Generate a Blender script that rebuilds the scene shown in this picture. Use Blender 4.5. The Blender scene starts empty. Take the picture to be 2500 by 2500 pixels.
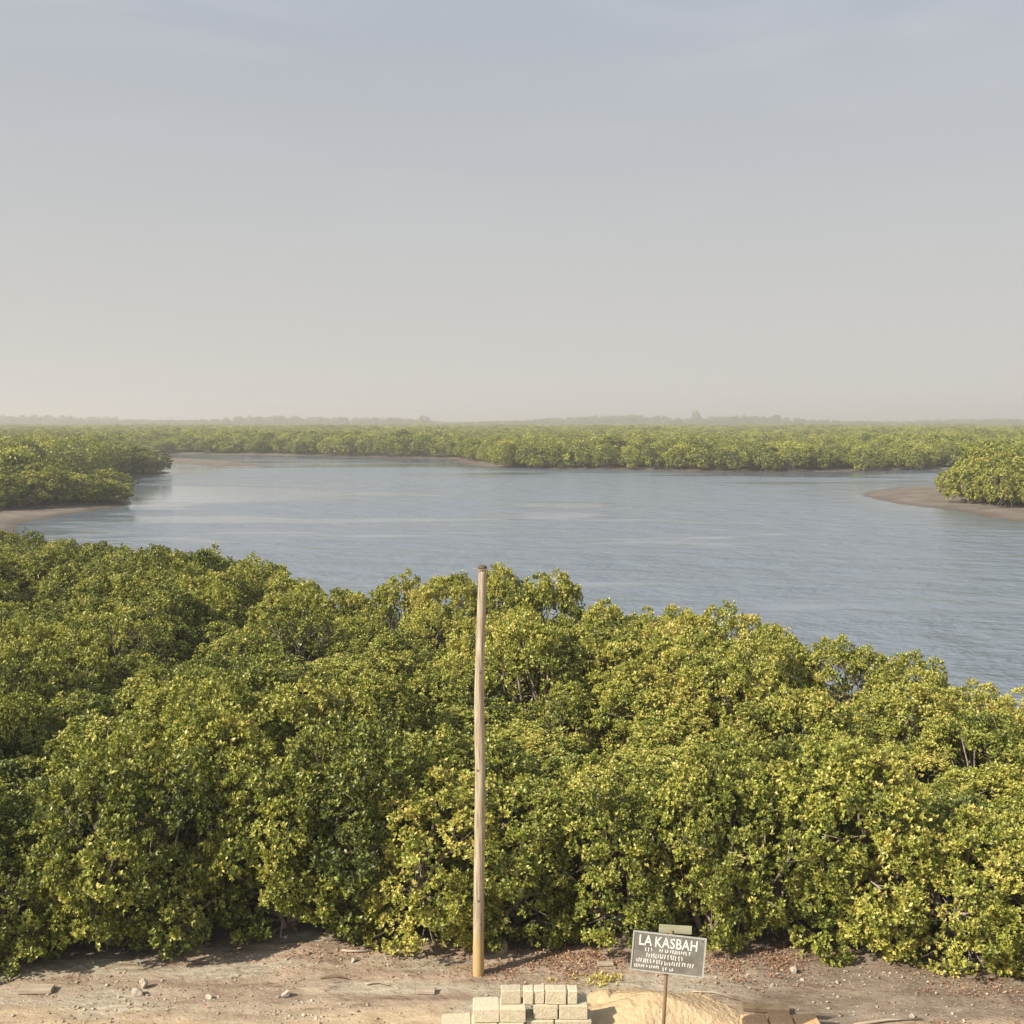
import bpy, math, random
import numpy as np
from mathutils import Vector, Matrix, Euler

R = math.radians
SC = bpy.context.scene

# ------------------------------------------------------------------ camera
CAM_H, PITCH, FPX = 8.05, R(4.84), 2600.0
cam_d = bpy.data.cameras.new("camera")
cam_d.sensor_width = 36.0
cam_d.lens = 36.0 * FPX / 2500.0
cam_d.clip_start, cam_d.clip_end = 0.1, 20000.0
cam = bpy.data.objects.new("camera", cam_d)
cam.location = (0, 0, CAM_H)
cam.rotation_euler = (R(90) - PITCH, 0, 0)
SC.collection.objects.link(cam)
SC.camera = cam

# ------------------------------------------------------------------ sky, sun, exposure
SUN_EL = R(37)
SH = Vector((0.86, 0.50, 0)).normalized()          # the way shadows fall on the ground
sun_dir = Vector((-SH.x * math.cos(SUN_EL), -SH.y * math.cos(SUN_EL), math.sin(SUN_EL)))
world = bpy.data.worlds.new("World")
SC.world = world
world.use_nodes = True
wn, wl = world.node_tree.nodes, world.node_tree.links
wn.clear()


def nd(tree, typ, **kw):
    n = tree.nodes.new(typ)
    for k, v in kw.items():
        if k == "inp":
            for a, b in v.items():
                n.inputs[a].default_value = b
        else:
            setattr(n, k, v)
    return n


wt = world.node_tree
sky = nd(wt, "ShaderNodeTexSky", sky_type="NISHITA", sun_disc=False, sun_elevation=SUN_EL,
         sun_rotation=math.atan2(sun_dir.x, sun_dir.y), altitude=0, air_density=1.0, dust_density=4.0, ozone_density=1.5)
hsv = nd(wt, "ShaderNodeHueSaturation", inp={"Saturation": 0.42, "Value": 1.0})
wl.new(sky.outputs[0], hsv.inputs["Color"])
# dusty veil: a pale warm grey that thickens smoothly towards the horizon all the way round
tc = nd(wt, "ShaderNodeTexCoord")
sep = nd(wt, "ShaderNodeSeparateXYZ")
wl.new(tc.outputs["Generated"], sep.inputs[0])
mr = nd(wt, "ShaderNodeMapRange", interpolation_type="SMOOTHSTEP", clamp=True,
        inp={"From Min": -0.02, "From Max": 0.55, "To Min": 0.95, "To Max": 0.5})
wl.new(sep.outputs["Z"], mr.inputs["Value"])
veil = nd(wt, "ShaderNodeValToRGB")
wl.new(sep.outputs["Z"], veil.inputs[0])
ve = veil.color_ramp.elements
ve[0].position = 0.0; ve[0].color = (5.95, 5.75, 5.5, 1)
ve[1].position = 0.46; ve[1].color = (4.15, 4.9, 5.9, 1)
e = veil.color_ramp.elements.new(0.12); e.color = (5.2, 5.17, 5.05, 1)
e = veil.color_ramp.elements.new(0.24); e.color = (4.75, 4.92, 5.15, 1)
e = veil.color_ramp.elements.new(0.33); e.color = (4.6, 4.92, 5.45, 1)
mixs = nd(wt, "ShaderNodeMix", data_type="RGBA")
wl.new(mr.outputs[0], mixs.inputs["Factor"])
wl.new(hsv.outputs[0], mixs.inputs["A"])
wl.new(veil.outputs[0], mixs.inputs["B"])
# faint wisps of high cloud
mp = nd(wt, "ShaderNodeMapping", inp={"Scale": (1.6, 1.6, 7.0), "Rotation": (0.0, 0.25, 0.3)})
wl.new(tc.outputs["Generated"], mp.inputs[0])
cn = nd(wt, "ShaderNodeTexNoise", inp={"Scale": 2.2, "Detail": 6.0, "Roughness": 0.5, "Distortion": 0.6})
wl.new(mp.outputs[0], cn.inputs["Vector"])
cr = nd(wt, "ShaderNodeMapRange", inp={"From Min": 0.40, "From Max": 0.75, "To Min": 0.0, "To Max": 0.22}, interpolation_type="SMOOTHSTEP")
wl.new(cn.outputs[0], cr.inputs["Value"])
ch = nd(wt, "ShaderNodeMapRange", inp={"From Min": 0.04, "From Max": 0.35, "To Min": 0.1, "To Max": 1.0}, interpolation_type="SMOOTHSTEP")
wl.new(sep.outputs["Z"], ch.inputs["Value"])
cm = nd(wt, "ShaderNodeMath", operation="MULTIPLY")
wl.new(cr.outputs[0], cm.inputs[0]); wl.new(ch.outputs[0], cm.inputs[1])
mixc = nd(wt, "ShaderNodeMix", data_type="RGBA", inp={"B": (5.9, 6.0, 6.3, 1)})
wl.new(cm.outputs[0], mixc.inputs["Factor"]); wl.new(mixs.outputs["Result"], mixc.inputs["A"])
bg = nd(wt, "ShaderNodeBackground", inp={"Strength": 0.081})
wo = nd(wt, "ShaderNodeOutputWorld")
wl.new(mixc.outputs["Result"], bg.inputs["Color"])
wl.new(bg.outputs[0], wo.inputs["Surface"])

sd = bpy.data.lights.new("sun", "SUN")
sd.energy, sd.angle, sd.color = 5.0, R(0.6), (1.0, 0.88, 0.70)
sun = bpy.data.objects.new("sun", sd)
sun.rotation_euler = (-sun_dir).to_track_quat("-Z", "Y").to_euler()
sun.location = (-30, -10, 40)
SC.collection.objects.link(sun)

SC.view_settings.view_transform = "Standard"
SC.view_settings.look = "None"
SC.view_settings.gamma = 1.0
SC.view_settings.exposure = 0.54
SC.view_settings.use_curve_mapping = False
SC.render.engine = "CYCLES"
SC.cycles.use_denoising = True
SC.cycles.max_bounces = 6
SC.cycles.volume_bounces = 0
SC.cycles.transparent_max_bounces = 6
SC.render.film_transparent = False


# ------------------------------------------------------------------ helpers
def ray(px, py):
    u, v = (px - 1250) / FPX, (py - 1250) / FPX
    return np.array([u, math.cos(PITCH) - v * math.sin(PITCH), -math.sin(PITCH) - v * math.cos(PITCH)])


def at(px, py, z=0.0):
    d = ray(px, py)
    t = (z - CAM_H) / d[2]
    return (d[0] * t, d[1] * t)


def aty(px, py, Y):
    d = ray(px, py)
    t = Y / d[1]
    return (d[0] * t, Y, CAM_H + d[2] * t)


def proj(x, y, z):
    dz = z - CAM_H
    f = y * math.cos(PITCH) - dz * math.sin(PITCH)
    up = y * math.sin(PITCH) + dz * math.cos(PITCH)
    return (1250 + FPX * x / f, 1250 - FPX * up / f)


def tag(o, label=None, cat=None, group=None, kind=None):
    if label: o["label"] = label
    if cat: o["category"] = cat
    if group: o["group"] = group
    if kind: o["kind"] = kind
    return o


def link(o, parent=None, col=None):
    (col or SC.collection).objects.link(o)
    if parent: o.parent = parent
    return o


def empty(name, loc, rz=0.0):
    o = bpy.data.objects.new(name, None)
    o.empty_display_size = 0.2
    o.location = loc
    o.rotation_euler = (0, 0, rz)
    return link(o)


def mesh_np(name, verts, nper, faces, mats, attrs=None, smooth=False):
    """verts (n,3); faces (m,nper) index array"""
    me = bpy.data.meshes.new(name)
    verts = np.asarray(verts, dtype=np.float32)
    faces = np.asarray(faces, dtype=np.int32)
    me.vertices.add(len(verts))
    me.vertices.foreach_set("co", verts.ravel())
    me.loops.add(faces.size)
    me.loops.foreach_set("vertex_index", faces.ravel())
    me.polygons.add(len(faces))
    me.polygons.foreach_set("loop_start", np.arange(0, faces.size, nper, dtype=np.int32))
    me.update(calc_edges=True)
    if smooth:
        me.polygons.foreach_set("use_smooth", np.ones(len(faces), dtype=bool))
    for m in mats: me.materials.append(m)
    for k, v in (attrs or {}).items():
        a = me.attributes.new(k, "FLOAT", "POINT")
        a.data.foreach_set("value", np.asarray(v, dtype=np.float32))
    me.validate()
    return me


class MB:
    """collects polygons for one mesh"""
    def __init__(s): s.v, s.f = [], []

    def box(s, c, size, rot=None, jit=0.0, rnd=None, bev=0.0):
        h = [q / 2 for q in size]
        M = (rot or Matrix.Identity(3))
        b = len(s.v)
        if bev > 0:
            # chamfered box: 24 vertices, each face inset
            pts = {}
            for ax in range(3):
                for sg in (-1, 1):
                    for a in (-1, 1):
                        for d in (-1, 1):
                            o = [0, 0, 0]
                            o[ax] = sg * h[ax]
                            i, j = [q for q in range(3) if q != ax]
                            o[i] = a * (h[i] - bev); o[j] = d * (h[j] - bev)
                            p = Vector(o)
                            if rnd and jit: p += Vector([rnd.uniform(-jit, jit) for _ in range(3)])
                            p = M @ p
                            pts[(ax, sg, a, d)] = len(s.v)
                            s.v.append((p.x + c[0], p.y + c[1], p.z + c[2]))
            def corner(sx, sy, sz): return [pts[(0, sx, sy, sz)], pts[(1, sy, sx, sz)], pts[(2, sz, sx, sy)]]
            for ax in range(3):
                for sg in (-1, 1):
                    q = [pts[(ax, sg, -1, -1)], pts[(ax, sg, 1, -1)], pts[(ax, sg, 1, 1)], pts[(ax, sg, -1, 1)]]
                    s.f.append(q)
            for sx in (-1, 1):
                for sy in (-1, 1):
                    for sz in (-1, 1):
                        s.f.append(corner(sx, sy, sz))
            for a in (-1, 1):
                for d in (-1, 1):
                    A, B = corner(-1, a, d), corner(1, a, d); s.f.append([A[1], A[2], B[2], B[1]])
                    A, B = corner(a, -1, d), corner(a, 1, d); s.f.append([A[0], A[2], B[2], B[0]])
                    A, B = corner(a, d, -1), corner(a, d, 1); s.f.append([A[0], A[1], B[1], B[0]])
            return s
        for z in (-1, 1):
            for x, y in ((-1, -1), (1, -1), (1, 1), (-1, 1)):
                p = Vector((x * h[0], y * h[1], z * h[2]))
                if rnd and jit: p += Vector([rnd.uniform(-jit, jit) for _ in range(3)])
                p = M @ p
                s.v.append((p.x + c[0], p.y + c[1], p.z + c[2]))
        for q in ((0, 3, 2, 1), (4, 5, 6, 7), (0, 1, 5, 4), (1, 2, 6, 5), (2, 3, 7, 6), (3, 0, 4, 7)):
            s.f.append([b + i for i in q])
        return s

    def tube(s, pts, rad, n=6, cap=True):
        """pts list of Vector, rad list of radii"""
        b0 = len(s.v)
        up = Vector((0.13, 0.21, 1)).normalized()
        for i, p in enumerate(pts):
            d = (pts[min(i + 1, len(pts) - 1)] - pts[max(i - 1, 0)])
            d = d.normalized() if d.length > 1e-6 else Vector((0, 0, 1))
            a = d.cross(up if abs(d.dot(up)) < 0.95 else Vector((1, 0, 0))).normalized()
            c = d.cross(a)
            for k in range(n):
                t = 2 * math.pi * k / n
                q = p + (a * math.cos(t) + c * math.sin(t)) * rad[i]
                s.v.append(tuple(q))
        for i in range(len(pts) - 1):
            for k in range(n):
                k2 = (k + 1) % n
                s.f.append([b0 + i * n + k, b0 + i * n + k2, b0 + (i + 1) * n + k2, b0 + (i + 1) * n + k])
        if cap:
            s.f.append([b0 + k for k in range(n)][::-1])
            s.f.append([b0 + (len(pts) - 1) * n + k for k in range(n)])
        return s

    def mesh(s, name, mat, smooth=False):
        me = bpy.data.meshes.new(name)
        me.from_pydata(s.v, [], s.f)
        me.materials.append(mat)
        if smooth: me.polygons.foreach_set("use_smooth", [True] * len(me.polygons))
        import bmesh
        bm = bmesh.new(); bm.from_mesh(me)
        bmesh.ops.recalc_face_normals(bm, faces=bm.faces)
        bm.to_mesh(me); bm.free()
        return me

    def build(s, name, mat, parent=None, smooth=False, loc=None):
        o = bpy.data.objects.new(name, s.mesh(name, mat, smooth))
        if loc: o.location = loc
        return link(o, parent)


def rotz(a): return Matrix.Rotation(a, 3, "Z")


# ------------------------------------------------------------------ materials
def mat_base(name):
    m = bpy.data.materials.new(name)
    m.use_nodes = True
    m.node_tree.nodes.clear()
    return m, m.node_tree, m.node_tree.nodes, m.node_tree.links


def simple(name, col, col2=None, scale=12, rough=0.85, bump=0.3, bscale=60, stretch=(1, 1, 1), spec=0.3, contrast=(0.35, 0.65), bdist=0.01):
    m, t, n, l = mat_base(name)
    out = nd(t, "ShaderNodeOutputMaterial"); p = nd(t, "ShaderNodeBsdfPrincipled", inp={"Roughness": rough, "Specular IOR Level": spec})
    tcx = nd(t, "ShaderNodeTexCoord"); mpp = nd(t, "ShaderNodeMapping", inp={"Scale": stretch})
    l.new(tcx.outputs["Object"], mpp.inputs[0])
    no = nd(t, "ShaderNodeTexNoise", inp={"Scale": scale, "Detail": 6.0, "Roughness": 0.6})
    l.new(mpp.outputs[0], no.inputs["Vector"])
    rp = nd(t, "ShaderNodeValToRGB"); l.new(no.outputs[0], rp.inputs[0])
    rp.color_ramp.elements[0].position, rp.color_ramp.elements[1].position = contrast
    rp.color_ramp.elements[0].color = (*col, 1); rp.color_ramp.elements[1].color = (*(col2 or col), 1)
    l.new(rp.outputs[0], p.inputs["Base Color"])
    nb = nd(t, "ShaderNodeTexNoise", inp={"Scale": bscale, "Detail": 5.0}); l.new(mpp.outputs[0], nb.inputs["Vector"])
    bu = nd(t, "ShaderNodeBump", inp={"Strength": bump, "Distance": bdist}); l.new(nb.outputs[0], bu.inputs["Height"])
    l.new(bu.outputs[0], p.inputs["Normal"]); l.new(p.outputs[0], out.inputs["Surface"])
    return m


def leaf_mat(name, shift=0.0, gloss=0.47):
    m, t, n, l = mat_base(name)
    out = nd(t, "ShaderNodeOutputMaterial")
    at_ = nd(t, "ShaderNodeAttribute", attribute_name="tint")
    oi = nd(t, "ShaderNodeObjectInfo")
    sr = nd(t, "ShaderNodeSeparateColor"); l.new(oi.outputs["Color"], sr.inputs[0])
    a = nd(t, "ShaderNodeMath", operation="ADD"); l.new(at_.outputs["Fac"], a.inputs[0]); l.new(sr.outputs[0], a.inputs[1])
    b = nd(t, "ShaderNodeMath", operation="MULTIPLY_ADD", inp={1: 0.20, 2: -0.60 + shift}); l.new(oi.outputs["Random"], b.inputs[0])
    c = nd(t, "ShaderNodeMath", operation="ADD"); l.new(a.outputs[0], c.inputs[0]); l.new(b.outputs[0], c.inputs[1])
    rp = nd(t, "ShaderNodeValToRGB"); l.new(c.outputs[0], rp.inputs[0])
    E = rp.color_ramp.elements
    E[0].position = 0.0; E[0].color = (0.034, 0.048, 0.014, 1)
    E[1].position = 1.0; E[1].color = (0.52, 0.44, 0.13, 1)
    for q, cc in ((0.28, (0.112, 0.145, 0.030)), (0.50, (0.245, 0.275, 0.050)), (0.74, (0.425, 0.435, 0.085)), (0.90, (0.56, 0.51, 0.15))):
        e = E.new(q); e.color = (*cc, 1)
    p = nd(t, "ShaderNodeBsdfPrincipled", inp={"Roughness": gloss, "Specular IOR Level": 0.5})
    l.new(rp.outputs[0], p.inputs["Base Color"])
    tr = nd(t, "ShaderNodeBsdfTranslucent")
    mc = nd(t, "ShaderNodeMix", data_type="RGBA", blend_type="MULTIPLY", inp={"Factor": 1.0, "B": (1.5, 1.5, 0.6, 1)})
    l.new(rp.outputs[0], mc.inputs["A"]); l.new(mc.outputs["Result"], tr.inputs["Color"])
    ms = nd(t, "ShaderNodeMixShader", inp={0: 0.13}); l.new(p.outputs[0], ms.inputs[1]); l.new(tr.outputs[0], ms.inputs[2])
    l.new(ms.outputs[0], out.inputs["Surface"])
    return m


M_leaf = leaf_mat("leaf", 0.14)
M_leaf_far = leaf_mat("leaf_far", 0.07, 0.6)
M_bark = simple("bark", (0.12, 0.095, 0.075), (0.36, 0.30, 0.245), 9, 0.9, 0.5, 40, (1, 1, 0.3))
M_bark_far = simple("bark_far", (0.14, 0.11, 0.09), (0.26, 0.21, 0.17), 4, 0.9, 0.2, 10)
M_wood = None


# ------------------------------------------------------------------ shore lines
WATER_Z = -0.35
# silhouette of the near thicket: photo column, photo row, height of the crowns there
SIL = [(-420, 1262, 3.2), (0, 1290, 3.2), (150, 1306, 3.2), (300, 1338, 3.1), (430, 1322, 3.5), (560, 1348, 3.3), (680, 1374, 3.3),
       (775, 1420, 3.1), (900, 1414, 3.3), (1050, 1396, 3.6), (1180, 1362, 4.1), (1290, 1372, 4.1), (1400, 1418, 3.7), (1475, 1470, 3.2),
       (1620, 1462, 3.3), (1750, 1470, 3.3), (1850, 1508, 3.1), (2020, 1540, 3.0), (2150, 1564, 2.9), (2250, 1606, 2.75), (2350, 1642, 2.6),
       (2500, 1688, 2.5), (2780, 1775, 2.4)]
sil_xy = np.array([at(a, b, z) for a, b, z in SIL])
sil_z = np.array([z for _, _, z in SIL])
FRONT = [(-420, 2424), (0, 2388), (250, 2374), (500, 2344), (700, 2326), (860, 2312), (960, 2334), (1150, 2338), (1300, 2340), (1500, 2342),
         (1700, 2334), (1900, 2330), (2150, 2350), (2300, 2384), (2500, 2410), (2900, 2450)]
front_xy = np.array([at(a, b, 0) for a, b in FRONT])


def y_front(x): return np.interp(x, front_xy[:, 0], front_xy[:, 1])


WIMG = [(30, 1282), (100, 1268), (180, 1256), (250, 1245), (305, 1234), (326, 1228), (300, 1216), (262, 1192), (300, 1168), (380, 1160), (412, 1153),
        (418, 1142), (402, 1132), (440, 1134), (520, 1138), (590, 1138), (622, 1134), (560, 1124), (440, 1119), (404, 1116), (430, 1109), (800, 1113),
        (1100, 1119), (1135, 1132), (1200, 1142), (1500, 1146), (1700, 1150), (2000, 1151), (2300, 1147), (2800, 1142), (2900, 1176), (2350, 1187),
        (2200, 1190), (2125, 1198), (2110, 1207), (2140, 1220), (2250, 1237), (2400, 1258), (2500, 1274), (2700, 1300), (3000, 1330)]
W = [at(a, b, WATER_Z) for a, b in WIMG]
W += [(120, 60), (90, 10), (60, -30), (34, -30), (20, 8)]
for k in range(len(sil_xy) - 1, 0, -1):
    x, y = sil_xy[k]
    n = math.hypot(x, y)
    W.append((x * (1 + 1.0 / n), y * (1 + 1.0 / n)))
W = np.array(W)


def sdf(X, Y, P=W):
    """positive in the water, negative on land; distance in metres"""
    X = np.asarray(X, float); Y = np.asarray(Y, float)
    d2 = np.full(X.shape, 1e18); ins = np.zeros(X.shape, bool)
    n = len(P)
    for i in range(n):
        ax, ay = P[i]; bx, by = P[(i + 1) % n]
        ex, ey = bx - ax, by - ay
        t = np.clip(((X - ax) * ex + (Y - ay) * ey) / (ex * ex + ey * ey + 1e-12), 0, 1)
        d2 = np.minimum(d2, (X - ax - t * ex) ** 2 + (Y - ay - t * ey) ** 2)
        c = (ay > Y) != (by > Y)
        with np.errstate(divide="ignore", invalid="ignore"):
            ins ^= c & (X < (bx - ax) * (Y - ay) / ((by - ay) if by != ay else 1e-9) + ax)
    return np.where(ins, 1, -1) * np.sqrt(d2)


def vnoise(X, Y, s, seed=0):
    """cheap smooth value noise in 0..1"""
    X = np.asarray(X) * s; Y = np.asarray(Y) * s
    xi, yi = np.floor(X).astype(np.int64), np.floor(Y).astype(np.int64)
    fx, fy = X - xi, Y - yi
    fx = fx * fx * (3 - 2 * fx); fy = fy * fy * (3 - 2 * fy)
    def h(a, b):
        v = np.sin(a * 127.1 + b * 311.7 + seed * 74.7) * 43758.5453
        return v - np.floor(v)
    return (h(xi, yi) * (1 - fx) + h(xi + 1, yi) * fx) * (1 - fy) + (h(xi, yi + 1) * (1 - fx) + h(xi + 1, yi + 1) * fx) * fy


MOUND = at(1592, 2436, 0.12)


def ground_z(X, Y):
    s = sdf(X, Y)
    wob = ((vnoise(X, Y, 0.12, 3) - 0.5) + 0.6 * (vnoise(X, Y, 0.45, 13) - 0.5)) * np.clip(Y / 60.0, 0, 3.0)
    s = s + wob
    L = -s
    land = WATER_Z + 0.35 * (1 - np.exp(-np.clip(L, 0, None) / 3.5))
    sea = WATER_Z - 0.16 * np.clip(s, 0, 9)
    z = np.where(s > 0, sea, land)
    near = np.clip((19 - Y) / 4, 0, 1) * np.clip(L / 3, 0, 1)
    z = z + near * (0.07 * (vnoise(X, Y, 0.7, 5) - 0.5) + 0.045 * (vnoise(X, Y * 2.2, 1.9, 6) - 0.5) + 0.018 * (vnoise(X, Y * 1.5, 6.0, 7) - 0.5))
    return z


def gz(x, y): return float(ground_z(np.array([x]), np.array([y]))[0])


# ground: one sheet to the horizon
def build_ground():
    ys = np.concatenate([np.linspace(-45, 9, 18, endpoint=False), np.arange(9, 19, 0.075), np.geomspace(19, 3300, 300)])
    s = np.linspace(-1, 1, 461)
    t = np.sign(s) * (0.35 * np.abs(s) + 0.65 * np.abs(s) ** 2.4)
    Xh = (np.maximum(ys, 0) * 0.72 + 40)
    X = t[None, :] * Xh[:, None]
    Y = np.repeat(ys[:, None], len(t), 1)
    Z = ground_z(X, Y)
    V = np.stack([X, Y, Z], -1).reshape(-1, 3)
    nr, nc = X.shape
    i = np.arange(nr - 1)[:, None] * nc + np.arange(nc - 1)[None, :]
    F = np.stack([i, i + 1, i + nc + 1, i + nc], -1).reshape(-1, 4)
    # share of dry sandy yard (1) against wet mud (0)
    dry = np.clip((y_front(X) + 0.9 - Y) / 1.0, 0, 1)
    dry[np.abs(X) > 60] = 0
    wet = np.clip((Z - WATER_Z) / 0.16, 0, 1)
    me = mesh_np("ground", V, 4, F, [ground_mat()], {"dry": dry.ravel(), "wet": wet.ravel()}, smooth=True)
    o = link(bpy.data.objects.new("ground", me))
    tag(o, kind="structure")
    return o


def ground_mat():
    m, t, n, l = mat_base("ground_earth")
    out = nd(t, "ShaderNodeOutputMaterial"); p = nd(t, "ShaderNodeBsdfPrincipled", inp={"Specular IOR Level": 0.25})
    tcx = nd(t, "ShaderNodeTexCoord")
    def noise(scale, st=(1, 1, 1), det=6.0, rough=0.6, loc=(0, 0, 0), dist=0.0):
        mpp = nd(t, "ShaderNodeMapping", inp={"Scale": st, "Location": loc}); l.new(tcx.outputs["Object"], mpp.inputs[0])
        q = nd(t, "ShaderNodeTexNoise", inp={"Scale": scale, "Detail": det, "Roughness": rough, "Distortion": dist}); l.new(mpp.outputs[0], q.inputs["Vector"])
        return q.outputs[0]
    def ramp(src, a, b, ca=0.0, cb=1.0):
        q = nd(t, "ShaderNodeMapRange", interpolation_type="SMOOTHSTEP", inp={"From Min": a, "From Max": b, "To Min": ca, "To Max": cb}); l.new(src, q.inputs["Value"]); return q.outputs[0]
    def mix(f, a, b):
        q = nd(t, "ShaderNodeMix", data_type="RGBA")
        if isinstance(f, float): q.inputs["Factor"].default_value = f
        else: l.new(f, q.inputs["Factor"])
        for k, v in (("A", a), ("B", b)):
            if isinstance(v, tuple): q.inputs[k].default_value = (*v, 1)
            else: l.new(v, q.inputs[k])
        return q.outputs["Result"]
    def add(a, b, op="ADD"):
        q = nd(t, "ShaderNodeMath", operation=op, use_clamp=True)
        for k, v in ((0, a), (1, b)):
            if isinstance(v, float): q.inputs[k].default_value = v
            else: l.new(v, q.inputs[k])
        return q.outputs[0]
    se = nd(t, "ShaderNodeSeparateXYZ"); l.new(tcx.outputs["Object"], se.inputs[0])
    # the yard: pinkish brown dirt, grey salt crust, yellow sand nearest the houses
    dirt = mix(ramp(noise(2.2, (0.6, 1.6, 1)), 0.35, 0.65), (0.285, 0.215, 0.16), (0.45, 0.36, 0.275))
    crust = mix(ramp(noise(9, (0.5, 1.4, 1)), 0.4, 0.62), (0.36, 0.32, 0.25), (0.49, 0.44, 0.35))
    dirt = mix(ramp(noise(0.8, (0.45, 1.7, 1), loc=(3.3, 1.2, 0)), 0.46, 0.60), dirt, crust)
    sand = mix(ramp(noise(5, (0.5, 1.4, 1)), 0.3, 0.7), (0.43, 0.32, 0.20), (0.56, 0.45, 0.31))
    ys = nd(t, "ShaderNodeMath", operation="MULTIPLY_ADD", inp={1: 1.6, 2: -0.8}); l.new(noise(0.7, (0.6, 1.4, 1), loc=(1, 4, 0)), ys.inputs[0])
    yy = nd(t, "ShaderNodeMath", operation="ADD"); l.new(se.outputs["Y"], yy.inputs[0]); l.new(ys.outputs[0], yy.inputs[1])
    yard = mix(ramp(yy.outputs[0], 13.55, 14.15, 1.0, 0.0), dirt, sand)
    # damp grey-brown earth on the low side, right of the sign
    xx = nd(t, "ShaderNodeMath", operation="MULTIPLY_ADD", inp={1: 3.0}); l.new(noise(0.6, (1, 1, 1), loc=(5, 2, 0)), xx.inputs[0]); l.new(se.outputs["X"], xx.inputs[2])
    damp = mix(ramp(noise(3.0, (0.6, 1.6, 1), det=8.0, rough=0.7), 0.35, 0.65), (0.20, 0.155, 0.12), (0.31, 0.255, 0.20))
    yard = mix(add(ramp(xx.outputs[0], 4.2, 5.6), ramp(yy.outputs[0], 13.4, 14.0), "MULTIPLY"), yard, damp)
    # ruts and dark litter streaks
    yard = mix(add(ramp(noise(1.6, (0.55, 1.9, 1), det=10.0, rough=0.7, loc=(7, 0, 0), dist=0.3), 0.54, 0.66), 0.8, "MULTIPLY"), yard, (0.17, 0.115, 0.08))
    yard = mix(add(ramp(noise(22, (0.7, 1.2, 1), det=5.0, rough=0.7), 0.56, 0.68), 0.6, "MULTIPLY"), yard, (0.15, 0.105, 0.075))
    mud = mix(ramp(noise(0.35, det=8.0), 0.35, 0.65), (0.125, 0.108, 0.092), (0.20, 0.175, 0.15))
    wa = nd(t, "ShaderNodeAttribute", attribute_name="wet")
    mud = mix(wa.outputs["Fac"], (0.10, 0.075, 0.06), mud)
    da = nd(t, "ShaderNodeAttribute", attribute_name="dry")
    dn = nd(t, "ShaderNodeMath", operation="MULTIPLY_ADD", inp={1: 1.2, 2: -0.6}); l.new(noise(2.5, (0.7, 1.3, 1)), dn.inputs[0])
    da2 = add(da.outputs["Fac"], dn.outputs[0])
    l.new(mix(ramp(da2, 0.2, 0.7), mud, yard), p.inputs["Base Color"])
    rg = nd(t, "ShaderNodeMapRange", inp={"To Min": 0.3, "To Max": 0.9}); l.new(wa.outputs["Fac"], rg.inputs["Value"]); l.new(rg.outputs[0], p.inputs["Roughness"])
    b1 = nd(t, "ShaderNodeBump", inp={"Strength": 0.9, "Distance": 0.06}); l.new(noise(7, (0.8, 1.2, 1), det=8.0, rough=0.7), b1.inputs["Height"])
    l.new(b1.outputs[0], p.inputs["Normal"]); l.new(p.outputs[0], out.inputs["Surface"])
    return m


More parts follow.
